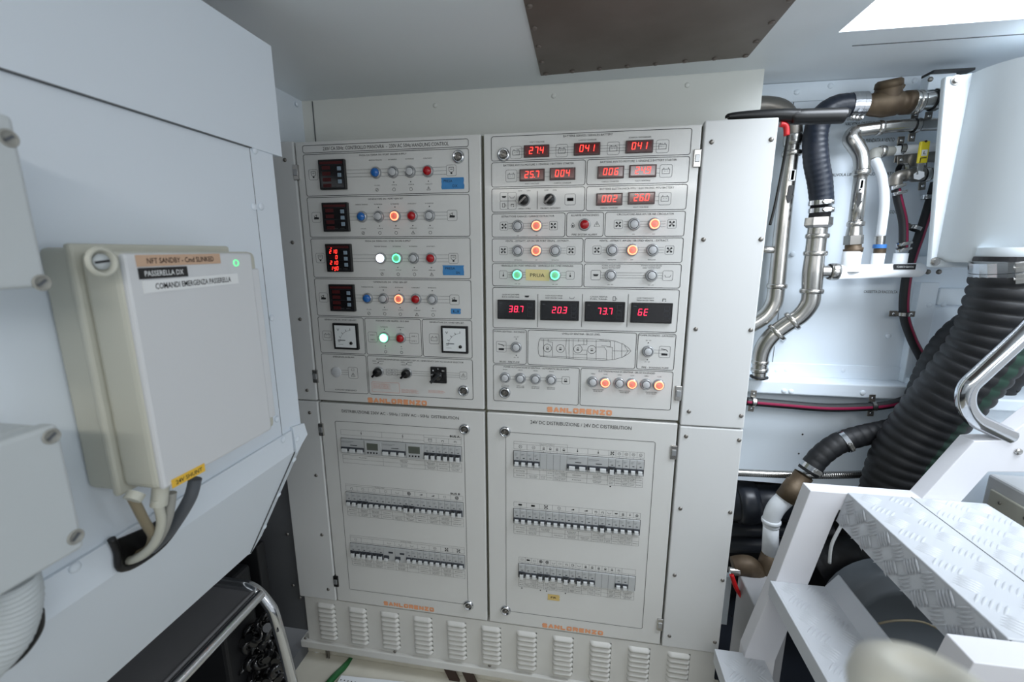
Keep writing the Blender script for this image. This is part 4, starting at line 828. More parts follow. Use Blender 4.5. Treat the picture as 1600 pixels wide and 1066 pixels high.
# ================================================================== LEFT WALL EQUIPMENT
def side(x): return lambda a, b_: Vector((x, a, b_))        # prints on a plane facing +x, a along +y
XLID = 0.29
r = empty('control_enclosure', (XL, -.62, -.545), 'big cream plastic enclosure with three label strips and green light ring on left wall', 'electrical box')
b = MB(); b.box(XL + .001, .235, -.712, -.518, -.545, -.275, 'enclose', .006, 3); b.box(.229, .238, -.716, -.515, -.549, -.271, 'enclose', .003); obj('enclosure_base', b, r)
b = MB(); b.box(.237, XLID - .004, -.710, -.522, -.541, -.279, 'enclose', .008, 3); b.box(XLID - .008, XLID, -.708, -.536, -.540, -.281, 'lid', .003); b.box(XLID - .010, XLID - .001, -.54, -.524, -.523, -.302, 'lid', .002); lid = obj('lid', b, r)
s = None
for (u, v) in ((158, 409), ):
    p = unp(u, v, 0, XLID)
    b = MB(); b.lathe(p + Vector((.0004, 0, 0)), (1, 0, 0), [(0, .0145), (.003, .0135), (.003, .0105), (-.004, .010), (-.004, 0)], 'enclose', 24); b.lathe(p, (1, 0, 0), [(-.001, 0.0), (-.001, .0075), (.001, .0075), (.0015, 0)], 'boxgrey', 20); b.obox(p + Vector((.0015, 0, 0)), (1, 0, 0), (0, .9, .1), (0, -.1, .9), .0006, .007, .0012, 'ink'); obj('lid_screw', b, lid)
def label_strip(u0, v0, u1, v1, h, m, t, tm, name, lab, x=XLID):
    p = unp(u0, v0, 0, x); q = unp(u1, v1, 0, x); c = (p + q) / 2; w = (q - p).length; ang = math.atan2(q.z - p.z, q.y - p.y)
    b = MB(); d = Vector((0, math.cos(ang), math.sin(ang))); n = Vector((0, -math.sin(ang), math.cos(ang)))
    b.obox(c + Vector((.0006, 0, 0)), d, n, (1, 0, 0), w / 2, h / 2, .0005, m); o = obj(name, b, lid, lab); b = MB()
    Flat(b, side(x + .0014)).text(t, c.y, c.z, w * .80, h * .5, tm, .01, ang); obj('label_text', b, o)
label_strip(212, 408, 343, 404, .012, 'labelbeige', 'NFT SANDBY - Cmd SLINKED', 'brown', 'label_strip', 'beige label strip')
label_strip(216, 428, 292, 424, .0115, 'black', 'PASSERELLA DX', 'labelwhite', 'label_strip', 'black label strip')
label_strip(223, 449, 371, 435, .013, 'labelwhite', 'COMANDI EMERGENZA PASSERELLA', 'ink', 'label_strip', 'white label strip')
label_strip(268, 757, 319, 730, .010, 'labelyellow', '24V SHUNT', 'ink', 'label_strip', 'yellow label strip')
p = unp(368.5, 411, 0, XLID); b = MB(); b.lathe(p, (1, 0, 0), [(0, .0044), (.001, .0043), (.001, .0036), (0, .0035)], 'led', 24); obj('light_ring', b, lid)
# cables leaving the enclosure and diving into the slot
gl = empty('cable_bundle', (.24, -.66, -.60), 'four grey and brown cables curving from the big enclosure into the wall slot', 'cable')
for i, (pts, rr, m) in enumerate((([(207, 778, .255), (226, 815, .250), (238, 838, .235), (228, 860, .21), (195, 872, .18)], .0050, 'cablebrown'), ([(244, 780, .262), (252, 815, .255), (240, 850, .24), (215, 872, .215), (190, 878, .18)], .0050, 'enclose'), ([(268, 770, .262), (262, 810, .255), (246, 845, .235), (222, 868, .21), (195, 876, .18)], .0055, 'cablegrey'), ([(305, 748, .262), (296, 780, .255), (268, 825, .23), (240, 855, .20), (215, 868, .17)], .0075, 'cabledark'))):
    b = MB(); b.tube([unp(u, v, 0, x) for u, v, x in pts], rr, m, 12, 8); obj('cable', b, gl)
b = MB(); b.cyl(unp(252, 756, 0, .262), unp(248, 790, 0, .26), .0085, 'enclose', 16); b.cyl(unp(214, 770, 0, .262), unp(206, 782, 0, .262), .009, 'enclose', 8); obj('cable_gland', b, gl)
b = MB(); c = [unp(u, v, 0, x) for u, v, x in ((174, 842, .199), (183, 862, .199), (188, 888, .199), (215, 880, .196), (255, 850, .199), (283, 812, .199))]
b.tube(c, .0042, 'black', 8, 4); b.prism([unp(u, v, 0, .1975) for u, v in ((180, 845), (190, 884), (218, 876), (252, 848), (280, 812), (272, 800), (225, 826))], (-.002, 0, 0), 'black')  # flat black prism paints in the darkness inside the slot
obj('slot_grommet', b, None, 'black rubber edging and painted dark inside of the cable slot in the left wall', 'grommet')
def wall_box(name, y0, y1, z0, z1, x1, screws, label, group=None):
    r = empty(name, (XL, (y0 + y1) / 2, z0), label, 'electrical box', 'grey junction boxes on the left wall'); b = MB(); b.box(XL + .001, x1 - .018, y0, y1, z0, z1, 'boxgrey', .006); obj('box_base', b, r)
    b = MB(); b.box(x1 - .018, x1, y0 - .001, y1 + .001, z0 - .001, z1 + .001, 'boxgrey', .004, 3); obj('box_lid', b, r)
    for (u, v) in screws:
        p = unp(u, v, 0, x1); b = MB(); b.lathe(p, (1, 0, 0), [(.0004, .0072), (.0014, .0066), (.0014, .0056), (.0002, .0052), (.0002, 0)], 'cablegrey', 18); b.obox(p + Vector((.0008, 0, 0)), (1, 0, 0), (0, .8, .6), (0, -.6, .8), .0006, .0038, .0009, 'cabledark'); obj('lid_screw', b, r)
wall_box('junction_box', -.95, -.768, -.309, -.172, .28, ((13, 216), (65, 442)), 'grey junction box at the left edge, above the other grey box')
wall_box('junction_box', -.98, -.783, -.556, -.432, .28, ((80, 682), (118, 839)), 'grey junction box at the lower left edge above the corrugated conduit')
b = MB(); b.tube([unp(12, 905, 0, .245), unp(20, 945, 0, .24), unp(5, 1000, 0, .23), unp(-40, 1050, 0, .21)], .019, 'boxgrey', 20, 10, step=.0011, rf=lambda d, i: 1 + .06 * math.sin(d / .0052 * 2 * PI))
obj('flexible_conduit', b, None, 'pale grey corrugated conduit dropping from the lower left junction box', 'conduit')
b = MB(); b.tube([unp(60, 955, 0, .215), unp(58, 985, 0, .21), unp(30, 1025, 0, .205), unp(-20, 1062, 0, .20)], .0045, 'black', 8, 6); obj('edge_seal', b, None, 'black rubber seal curving beside the pale corrugated conduit', 'seal')

# ================================================================== CHROME FRAME, LOWER LEFT
r = empty('guard_frame', (-.05, -.4, -1.6), 'polished steel tube frame holding a brushed metal sheet, lower left', 'frame')
b = MB(); A0 = Vector((-.011, -.28, -1.082))
b.tube([(-.40, -.28, -1.075), (-.10, -.28, -1.078), (-.03, -.28, -1.083), (.010, -.28, -1.125), (.024, -.28, -1.17), (.048, -.28, -1.35), (.07, -.28, -1.61)], .0125, 'chrome', 20, 8); obj('end_hoop', b, r)
b = MB(); b.cyl((-.004, -.285, -1.092), (-.004, -1.3, -1.092), .0115, 'chrome', 20); obj('side_rail', b, r)
b = MB(); b.box(-.40, -.018, -1.3, -.285, -1.086, -1.083, 'brushed', .0008); b.cyl((-.02, -.29, -1.084), (-.02, -1.3, -1.084), .005, 'brushed', 10); obj('cover_sheet', b, r)
b = MB(); b.cyl(at(434, 986, -.294), at(434, 986, -.288), .003, 'black', 10); obj('stud', b, r)
# black chain of moulded links hanging under the frame
ch = empty('link_chain', (-.03, -.25, -1.6), 'heap of glossy black moulded chain links under the polished frame', 'chain'); rg = random.Random(3)
b0 = None
link_px = [(401, 990), (412, 998), (391, 1010), (426, 1000), (409, 1034), (432, 1032), (395, 1036), (381, 1054), (399, 1058), (366, 1068), (429, 1012), (416, 985), (385, 1028), (418, 958), (408, 975), (393, 985), (424, 975), (385, 1000), (404, 1000), (378, 1018), (398, 1022), (417, 1012), (424, 1030), (386, 1042), (405, 1048), (420, 1056), (372, 1040), (434, 1048), (392, 1062), (410, 1066), (362, 1058), (428, 1068), (376, 1068), (440, 1066)]
for i, (u, v) in enumerate(link_px):
    p = at(u, v, -.17 + rg.uniform(-.02, .02)); b = MB(); ax = Vector((rg.uniform(-1, 1), rg.uniform(-.6, .3), rg.uniform(-1, 1))).normalized(); e = ax.orthogonal().normalized(); g = ax.cross(e)
    rt = .0125; ring = [p + (e * math.cos(a) * 1.0 + g * math.sin(a) * 1.45) * rt for a in [1.25 * PI * k / 10 for k in range(11)]]
    b.tube(ring, [.0115] + [.0095] * 9 + [.0115], 'blackgloss', 12, 0); obj('link', b, ch)
b = MB(); b.box(-.60, -.17, -.10, -.07, -1.55, -1.12, 'rubber', .004); b.box(-.45, -.18, -.24, -.12, -1.55, -1.16, 'rubber', .01); obj('engine_block', b, None, 'dark engine part in shadow behind the black links', 'machinery')

# ================================================================== BILGE FLOOR ITEMS
b = MB(); b.tube([at(556, 1018, .06), at(545, 1035, .02), unp(520, 1060, 2, -1.60), unp(500, 1085, 2, -1.60)], .010, 'green', 10, 6); obj('green_hose', b, None, 'thin green hose on the bilge floor under the plinth', 'hose')
r = MB(); q = [unp(u, v, 2, -1.60) for u, v in ((533, 1055), (700, 1072), (700, 1110), (500, 1110))]; r.prism(q, (0, 0, -.008), 'white', .002); ff = Flat(r, lambda a, c: Vector((a, c, -1.5993)))
for i in range(16):
    for j in range(4): ff.disc(.03 + .012 * i, -.06 - .014 * j, .0022, 'inkl', 8)
obj('perforated_tray', r, None, 'white perforated tray on the bilge floor below the plinth', 'tray')
for i, (u, lab) in enumerate(((702, 'left dark brown strap hanging under the plinth'), (728, 'right dark brown strap hanging under the plinth'))):
    b = MB(); p = at(u, 1052, .01); b.prism([p + Vector((-.018, 0, .012)), p + Vector((.016, 0, .012)), p + Vector((.040, 0, -.045)), p + Vector((.006, 0, -.045))], (0, .006, 0), 'brown'); obj('strap', b, None, lab, 'strap', 'dark brown straps under the plinth')
b = MB(); b.cyl((-.115, .05, -1.62), (-.115, .05, -1.555), .02, 'white', 16); b.cyl((-.07, .02, -1.62), (-.07, .02, -1.548), .003, 'steeldark', 8); b.cyl((-.062, .02, -1.62), (-.062, .02, -1.548), .003, 'steeldark', 8); obj('floor_pipe', b, None, 'short white pipe stub under the left end of the plinth', 'pipe')

# ================================================================== RIGHT-HAND PIPEWORK
def P(u, v, y): return at(u, v, y)
def pipe(pts, w, m, seg=20, sub=8, **k):
    q = [P(*p) for p in pts]; ws = w if isinstance(w, (list, tuple)) else [w] * len(q)
    b = MB(); b.tube(q, [rad(a, x) for a, x in zip(q, ws)], m, seg, sub, **k); return b
def collar(b, p, q, w, m='steel', prof=None, L=.012):
    """ring around a pipe at p, facing q"""
    p = Vector(p); d = (Vector(q) - p).normalized(); R = rad(p, w); b.lathe(p - d * L / 2, d, [(0, R * .9), (0, R), (L * .3, R * 1.06), (L * .7, R * 1.06), (L, R), (L, R * .9)], m, 24); return b
def clamp(root, p, q, w, name='hose_clamp', L=.011, screw=(0, -1, 0)):
    p = Vector(p); d = (Vector(q) - p).normalized(); R = rad(p, w); b = MB(); b.lathe(p - d * L / 2, d, [(0, R), (0, R * 1.06), (L, R * 1.06), (L, R)], 'chrome', 28, False)
    s_ = Vector(screw); s_ = (s_ - d * s_.dot(d)).normalized(); t = d.cross(s_); c = p + s_ * R * 1.12
    b.obox(c, t, s_, d, .009, .003, L * .45, 'steel', .001); b.cyl(c - t * .013, c + t * .011, .0032, 'steel', 10); return obj(name, b, root)
YP = .235
# steel riser nearest the cabinet
r = empty('steel_riser', P(1215, 455, YP), 'thick stainless riser pipe beside the cabinet with black arrow label', 'pipe')
b = pipe([(1150, 168, YP + .02), (1195, 166, YP + .02), (1222, 172, YP + .01), (1237, 192, YP), (1240, 215, YP)], [31, 31, 30, 28, 27], 'steeldark'); obj('elbow', b, r)
b = pipe([(1240, 212, YP), (1236, 240, YP), (1225, 330, YP), (1213, 452, YP)], [25, 23, 24, 26], 'steel'); collar(b, P(1237, 240, YP), P(1236, 250, YP), 29); collar(b, P(1214, 447, YP), P(1213, 455, YP), 29); collar(b, P(1239, 218, YP), P(1238, 228, YP), 27, L=.03)
f = None; obj('straight_pipe', b, r)
b = pipe([(1213, 450, YP), (1209, 474, YP), (1195, 494, YP), (1170, 510, YP)], 26, 'steel'); obj('lower_bend', b, r)
b = pipe([(1180, 390, YP), (1222, 391, YP)], 12, 'steel', sub=0); b.ball(P(1219, 391, YP), .016, 'steeldark'); obj('side_branch', b, r)
def arrow(root, u, v, w, h, y, body):
    b = MB(); p = P(u, v, y); d = Vector((-0.02, 0, -1)).normalized(); e = Vector((1, 0, 0)); wx = w; c = lambda a, q: p + e * a - d * q
    b.poly([c(-wx * .35, h * .5), c(wx * .35, h * .5), c(wx * .35, h * .18), c(-wx * .35, h * .18)], 'labelwhite'); b.poly([c(-wx * .18, h * .48), c(wx * .18, h * .48), c(wx * .18, h * .2), c(-wx * .18, h * .2)], 'black')
    b.poly([c(-wx * .3, h * .05), c(wx * .3, h * .05), c(wx * .3, -h * .25), c(wx * .55, -h * .25), c(0, -h * .5), c(-wx * .55, -h * .25), c(-wx * .3, -h * .25)], 'black'); obj('arrow_label', b, root)
arrow(r, 1236, 292, .019, .085, YP - .0235, None)
# blue-black suction hose and its steel tail
r = empty('suction_hose', P(1280, 320, .2), 'thick ribbed dark blue rubber hose curving behind the black torch', 'hose')
YH = .20
b = pipe([(1330, 164, YH), (1305, 167, YH), (1284, 182, YH), (1274, 212, YH), (1275, 250, YH), (1281, 285, YH), (1284, 318, YH)], [36, 36, 36, 36, 37, 36, 34], 'hoseblue', 28, 10, step=.0028, rf=lambda d, i: 1 + .018 * (1 if math.sin(d / .013 * 2 * PI) > .2 else 0)); obj('hose', b, r)
for (u, v, w) in ((1283, 317, 35), (1283, 329, 35)): clamp(r, P(u, v, YH), P(u - 1, v + 10, YH), w)
clamp(r, P(1331, 164, YH), P(1340, 163, YH), 37, screw=(0, 0, -1)); 
b = pipe([(1283, 322, YH), (1280, 340, YH)], 31, 'rubber', sub=0); obj('hose_end', b, r)
r = empty('steel_tail', P(1270, 455, YH), 'stainless press-fit tee and bends carrying the white manifold', 'pipe')
b = MB(); p = P(1280, 340, YH); q = P(1278, 356, YH); d = (q - p); b.lathe(p, d, [(0, 0), (0, rad(p, 40)), (d.length * .75, rad(p, 41)), (d.length, rad(p, 34)), (d.length, 0)], 'steel', 6, False); obj('hex_nut', b, r)
b = pipe([(1278, 354, YH), (1273, 398, YH), (1270, 425, YH), (1268, 458, YH)], [29, 29, 31, 29], 'steel', 24)
for (u, v, w) in ((1277, 369, 33), (1274, 396, 33), (1268, 455, 33)): collar(b, P(u, v, YH), P(u - 1, v + 8, YH), w)
obj('tee_body', b, r)
b = pipe([(1270, 424, YH), (1290, 424.5, YH), (1308, 425, YH)], [18, 20, 21], 'steel'); collar(b, P(1302, 424.7, YH), P(1310, 425, YH), 27, L=.02); obj('tee_branch', b, r)
b = pipe([(1268, 455, YH), (1265, 474, YH), (1250, 494, YH + .005), (1228, 508, YH + .012), (1205, 526, YH + .016), (1191, 548, YH + .02), (1187, 575, YH + .02), (1186, 592, YH + .02)], [28, 28, 27, 27, 27, 26, 23, 21], 'steel', 24)
for (u, v, u2, v2, y) in ((1238, 502, 1228, 508, YH + .01), (1214, 520, 1205, 527, YH + .014)): collar(b, P(u, v, y), P(u2, v2, y + .003), 33)
for (u, v, u2, v2, y) in ((1188, 566, 1187, 575, YH + .02), (1187, 578, 1187, 588, YH + .02)): collar(b, P(u, v, y), P(u2, v2, y), 25)
obj('lower_bend', b, r); b = MB(); p = P(1186, 588, YH + .02); b.lathe(p, (0, 0, -1), [(0, .012), (0, .024), (.004, .024), (.004, 0)], 'rubber', 20); obj('deck_flange', b, r)
# white manifold
YM = .20
r = empty('manifold', P(1370, 425, YM), 'white painted manifold pipe with three stubs and a dark label', 'manifold')
p0 = P(1306, 425, YM); p1 = P(1434, 422, YM); R = rad(p0, 23); L = (p1 - p0).length
b = MB(); b.lathe(p0, p1 - p0, [(0, 0), (0, R)] + [(L * t, R) for t in (0, 1)] + [(L + R * math.sin(a) * .9, R * math.cos(a)) for a in (.3, .6, .9, 1.2, 1.5707)], 'white', 28); obj('main_tube', b, r)
for (u, v, w, h) in ((1332, 393, 27, 30), (1373, 396, 18, 26), (1408, 396, 20, 26)):
    t = P(u, v, YM); e = p0.lerp(p1, (u - 1306) / 128); e = Vector((t.x, YM, e.z)); b = MB(); b.lathe(e, t - e, [(0, rad(t, w) * 1.15), (.012, rad(t, w)), ((t - e).length, rad(t, w)), ((t - e).length, 0)], 'white', 24); obj('stub', b, r)
b = MB(); p = P(1414, 417, YM - R - .001); b.box(p.x - .024, p.x + .024, YM - R - .0015, YM - R * .8, p.z - .0065, p.z + .0065, 'ink'); Flat(b, front(YM - R - .002)).text('SCARICO GAVONI', p.x, p.z, .038, .005, 'labelwhite'); obj('label', b, r)
# steel return pipe with elbow
YR = .235
r = empty('steel_return_pipe', P(1335, 380, YR), 'medium stainless pipe turning down from the wall to the manifold', 'pipe')
b = pipe([(1500, 191, YR), (1465, 194, YR), (1400, 197, YR), (1350, 203, YR), (1335, 207, YR), (1330, 217, YR - .005), (1337, 228, YR - .01), (1345, 243, YR - .02), (1347, 262, YR - .03), (1345, 275, YR - .033)], [20, 20, 20, 21, 23, 25, 25, 24, 23, 22], 'steel')
collar(b, P(1374, 200, YR), P(1384, 199, YR), 23); collar(b, P(1346, 270, YR - .032), P(1345, 280, YR - .033), 25); obj('elbow', b, r)
b = pipe([(1345, 268, YR - .033), (1340, 320, YR - .034), (1336, 352, YR - .035)], [19, 21, 21], 'steel', sub=0); collar(b, P(1337, 350, YR - .035), P(1336, 360, YR - .035), 24); obj('straight_pipe', b, r)
b = MB(); y = YR - .035; p = P(1336, 352, y); q = P(1334, 368, y); b.lathe(p, q - p, [(0, rad(p, 20)), ((q - p).length, rad(p, 24))], 'steel', 24); p2 = P(1333, 382, y); b.lathe(q, p2 - q, [(0, 0), (0, rad(q, 28)), ((p2 - q).length, rad(q, 28)), ((p2 - q).length, 0)], 'steel', 6, False); obj('union_nut', b, r)
b = MB(); q = P(1333, 395, y); b.lathe(p2, q - p2, [(0, rad(q, 23)), ((q - p2).length * .45, rad(q, 23)), ((q - p2).length * .5, rad(q, 28)), ((q - p2).length, rad(q, 26)), ((q - p2).length, 0)], 'brass', 20); obj('brass_adapter', b, r)
arrow(r, 1344, 303, .015, .068, YR - .034 - .0185, None)
def saddle(root, p, ax, R, up=(0, 0, 1), name='pipe_clip'):
    """rubber lined clip with two screwed lugs, pipe axis ax"""
    p = Vector(p); ax = Vector(ax).normalized(); b = MB(); b.lathe(p - ax * .0065, ax, [(0, R * 1.02), (0, R * 1.14), (.013, R * 1.14), (.013, R * 1.02)], 'rubber', 24, False)
    b.lathe(p - ax * .0045, ax, [(0, R * 1.14), (0, R * 1.2), (.009, R * 1.2), (.009, R * 1.14)], 'steel', 24, False)
    u = ax.cross(Vector((0, 1, 0))).normalized()
    for s_ in (1, -1):
        c = p + u * s_ * (R * 1.2 + .008) + Vector((0, R * .6, 0)); b.obox(c, ax, u, (0, 1, 0), .008, .010, .0012, 'steeldark', .001); b.ball(c - Vector((0, .002, 0)), .004, 'chrome', 10, .6, (0, 1, 0))
    return obj(name, b, root)
saddle(r, P(1431, 196, YR), (1, 0, .02), rad(P(1431, 196, YR), 20))
# white plastic pipe
YW = .25
r = empty('white_pipe', P(1376, 370, YW), 'thin white plastic pipe curving down with a blue clip at its foot', 'pipe')
b = pipe([(1500, 228, YW), (1460, 230, YW), (1395, 236, YW)], [13, 14, 15], 'white', sub=0); obj('horizontal_run', b, r)
b = pipe([(1396, 236, YW), (1375, 238, YW), (1366, 241, YW), (1366, 250, YW - .005)], [15, 17, 19, 18], 'cablegrey'); collar(b, P(1378, 237, YW), P(1388, 236, YW), 19); obj('elbow', b, r)
b = pipe([(1366, 248, YW - .005), (1373, 262, YW - .01), (1380, 285, YW - .02), (1382, 320, YW - .035), (1376, 370, YW - .04)], [15, 14, 14, 14, 13], 'white'); obj('drop_tube', b, r)
b = MB(); y = YW - .04
for m_, v0, v1, w in (('steel', 369, 382, 15), ('bluecl', 382, 388, 19), ('brass', 388, 397, 17)): p = P(1375, v0, y); q = P(1374, v1, y); b.cyl(p, q, rad(p, w), m_, 16)
obj('foot_fitting', b, r); saddle(r, P(1408, 233, YW), (1, 0, 0), rad(P(1408, 233, YW), 15))
# ball valve with yellow lever
YV = .22
r = empty('ball_valve', P(1430, 275, YV), 'ball valve with upright yellow lever handle marked L', 'valve')
b = pipe([(1398, 290, YV), (1400, 279, YV), (1410, 274, YV), (1425, 273, YV)], [20, 20, 18, 18], 'steeldark'); obj('elbow', b, r)
b = MB(); p = P(1412, 274, YV); q = P(1455, 272, YV); L = (q - p).length; R = rad(p, 20)
b.lathe(p, q - p, [(0, R * .8), (0, R), (L * .15, R), (L * .2, R * .8), (L * .35, R * 1.15), (L * .65, R * 1.15), (L * .8, R * .85), (L, R), (L, 0)], 'steeldark', 20); obj('valve_body', b, r)
b = MB(); b.cyl(P(1436, 274, YV), P(1436, 274, YV - .03), .008, 'chrome', 6); b.cyl(P(1436, 274, YV - .022), P(1436, 274, YV - .035), .011, 'chrome', 6); obj('stem_nut', b, r)
b = MB(); yv = YV - .033; p = P(1436, 270, yv); q = P(1440, 254, yv); t = P(1445, 222, yv); d = (t - q).normalized(); e = Vector((0, 1, 0)).cross(d).normalized()
b.obox((p + q) / 2, e, d, (0, 1, 0), .006, (q - p).length / 2 + .004, .0015, 'steel'); c = (q + t) / 2; b.obox(c, e, d, (0, 1, 0), .0105, (t - q).length / 2 + .002, .004, 'yellow', .003)
b.cyl(c + d * .024 - Vector((0, .0045, 0)), c + d * .024, .0028, 'brown', 8); b.obox(c - d * .002 - Vector((0, .0045, 0)), e, d, (0, 1, 0), .006, .007, .0006, 'labelwhite'); Flat(b, front(c.y - .0056)).text('L', c.x, c.z - .002, .005, .007, 'ink', .02); Flat(b, front(c.y - .0045)).path([(c.x - .006, c.z - .024), (c.x - .006, c.z - .014), (c.x + .006, c.z - .013)], .002, 'black'); obj('lever', b, r)
saddle(r, P(1410, 266, YV + .02), (1, 0, .1), rad(P(1410, 266, YV), 20)); saddle(r, P(1446, 273, YV), (1, 0, .1), rad(P(1446, 273, YV), 20))
b = pipe([(1420, 262, .27), (1424, 245, .27), (1445, 240, .27), (1500, 240, .27)], [22, 26, 28, 28], 'steeldark'); obj('elbow_pipe', b, None, 'dark weathered elbow pipe behind the yellow lever valve', 'pipe')
# short striped hose
def stripe(m, js): return lambda j, i: 'magenta' if j in js else m
r = empty('striped_hose', P(1410, 385, YV), 'short black hose with magenta stripe from the yellow valve to the manifold', 'hose', 'magenta striped hoses')
b = pipe([(1400, 296, YV), (1404, 315, YV), (1411, 345, YV - .005), (1412, 372, YV - .015), (1411, 392, YV - .02)], 13, 'rubber', 20, 8, matf=stripe('rubber', (18, 19))); obj('hose', b, r)
for u, v in ((1400, 292), (1402, 302), (1410, 381), (1409, 390)): clamp(r, P(u, v, YV - (.018 if v > 330 else 0)), P(u + 1, v + 8, YV - (.018 if v > 330 else 0)), 16, L=.008)
# long striped hose
r = empty('striped_hose', P(1413, 490, .25), 'long black hose with magenta stripe looping under the manifold to the cabinet', 'hose', 'magenta striped hoses')
b = pipe([(1462, 285, .27), (1452, 320, .27), (1438, 365, .265), (1426, 400, .26), (1416, 440, .26), (1413, 490, .26), (1425, 530, .26), (1445, 572, .25), (1443, 602, .235), (1420, 622, .22), (1390, 632, .212), (1350, 636, .212), (1290, 637, .212), (1225, 632, .212), (1165, 627, .212)], 14, 'rubber', 20, 10, matf=stripe('rubber', (18, 19))); obj('hose', b, r)
for u, v, y, a in ((1412, 491, .26, (0, 0, 1)), (1431, 357, .265, (.4, 0, 1)), (1364, 635, .212, (1, 0, .05)), (1177, 628, .212, (1, 0, -.05))): saddle(r, P(u, v, y), a, rad(P(u, v, y), 14))
clamp(r, P(1449, 308, .27), P(1446, 330, .27), 17, L=.01)
# brass check valve
YK = .215
r = empty('check_valve', P(1388, 165, YK), 'large weathered bronze check valve with round cap near the ceiling', 'valve')
b = MB(); p = P(1348, 164, YK); q = P(1424, 160, YK); d = q - p; L = d.length; R = rad(p, 36)
b.lathe(p, d, [(0, R * .75), (0, R * .95), (L * .08, R * .95), (L * .1, R * .85), (L * .2, R), (L * .45, R * 1.15), (L * .7, R * 1.05), (L * .82, R * .85), (L * .83, R * 1.0), (L, R * 1.0), (L, R * .6)], 'brass', 24); obj('valve_body', b, r)
b = MB(); p = P(1386, 156, YK); q = P(1390, 124, YK - .01); d = q - p; L = d.length; b.lathe(p, d, [(0, rad(p, 40)), (L * .55, rad(p, 37)), (L * .6, rad(p, 36)), (L * .62, rad(p, 39)), (L * .9, rad(p, 37)), (L, rad(p, 30)), (L, 0)], 'brass', 24); obj('bonnet_cap', b, r)
b = MB(); b.cyl(P(1404, 134, YK - .01), P(1412, 136, YK - .01), .006, 'brass', 6); obj('plug', b, r)
b = pipe([(1420, 161, YK), (1440, 158, YK), (1470, 156, YK), (1500, 154, YK)], [30, 28, 28, 28], 'steel', sub=0)
for u in (1426, 1434): collar(b, P(u, 160, YK), P(u + 8, 159.5, YK), 35)
obj('outlet_fitting', b, r)
for u, w in ((1338, 38), (1346, 38)): clamp(r, P(u, 164, YK), P(u + 8, 163.6, YK), w, screw=(0, 0, -1))
saddle(r, P(1461, 156, YK), (1, 0, 0), rad(P(1461, 156, YK), 29))
# black torch-like lance on top of the cover strip
r = empty('black_lance', (1.2, .06, .01), 'black hand lance with red trigger lying across the cabinet top', 'tool')
YT = .035
b = pipe([(1234, 186, YT), (1240, 183, YT), (1310, 181, YT), (1319, 181, YT), (1322, 182, YT)], [12, 24, 25, 24, 20], 'black', 20, 4); obj('barrel', b, r)
b = pipe([(1137, 184, YT), (1141, 182, YT), (1175, 180, YT), (1220, 180, YT), (1246, 182, YT)], [7, 11, 15, 20, 24], 'black', 16, 6); obj('handle', b, r)
b = MB(); p = P(1225, 196, YT); b.tube([P(1219, 194, YT), P(1228, 197, YT), P(1229, 212, YT)], .006, 'red', 10, 6); obj('trigger', b, r, 'red trigger')
b = MB(); b.tube([P(1232, 196, YT), P(1231, 215, .04), P(1221, 270, .06), P(1211, 320, .06), P(1203, 352, .06)], .0032, 'black', 8, 8); obj('cord', b, r)
# air-intake box at the right edge
r = empty('intake_box', P(1540, 415, .12), 'large white moulded intake housing bolted at the right edge', 'housing')
YI = .12
c4 = [P(1478, 119, YI), P(1620, 101, YI), P(1700, 418, YI), P(1454, 418, YI)]
b = MB(); b.prism(c4, (0, .016, 0), 'tank', .004); b.prism([P(1500, 128, YI + .016), P(1620, 112, YI + .016), P(1700, 410, YI + .016), P(1482, 410, YI + .016)], (0, .05, 0), 'tank', .003); obj('mounting_flange', b, r)
b = MB(); seg = 18; x_c = 1.86; n = 24; prof = []
ztop, zbot = P(1570, 112, .12).z, P(1545, 402, .05).z
xl_ = P(1493, 250, YI).x
for i in range(n + 1): a = PI * i / n; prof.append((x_c - (x_c - xl_) * math.cos(a), YI - .16 * math.sin(a) ** .8 if math.sin(a) > 0 else YI))
ringb = [Vector((x, y, zbot)) for x, y in prof]; ringt = [Vector((x, y, ztop)) for x, y in prof]; zb2 = [Vector((x_c + (x - x_c) * .93, YI + (y - YI) * .93, zbot - .012)) for x, y in prof]
for A_, B_ in ((ringb, ringt), (zb2, ringb)):
    for i in range(n): b.poly([A_[i], A_[i + 1], B_[i + 1], B_[i]], 'tank', True)
b.poly(zb2, 'tank'); b.poly(ringt[::-1], 'tank'); bmesh.ops.remove_doubles(b.bm, verts=b.bm.verts[:], dist=1e-5); obj('rounded_body', b, r)
for u, v in ((1494, 125), (1461, 409)):
    b = MB(); p = P(u, v, YI - .001); b.lathe(p, (0, -1, 0), [(0, .0105), (.0015, .0105), (.0015, .007), (.006, .007), (.006, 0)], 'steel', 12, False); obj('bolt', b, r)
b = MB(); p = P(1474, 128, YI + .05); p = P(1448, 122, YI + .1); q = P(1490, 116, YI + .1); b.box(p.x, q.x, YI + .09, YI + .12, q.z - .035, q.z, 'bulk', .002); b.box(p.x, q.x + .03, YI + .08, YI + .12, q.z, q.z + .006, 'black', .001); b.ball(P(1454, 124, YI + .09), .006, 'steeldark', 10, .6, (0, 1, 0)); obj('bracket', b, r)
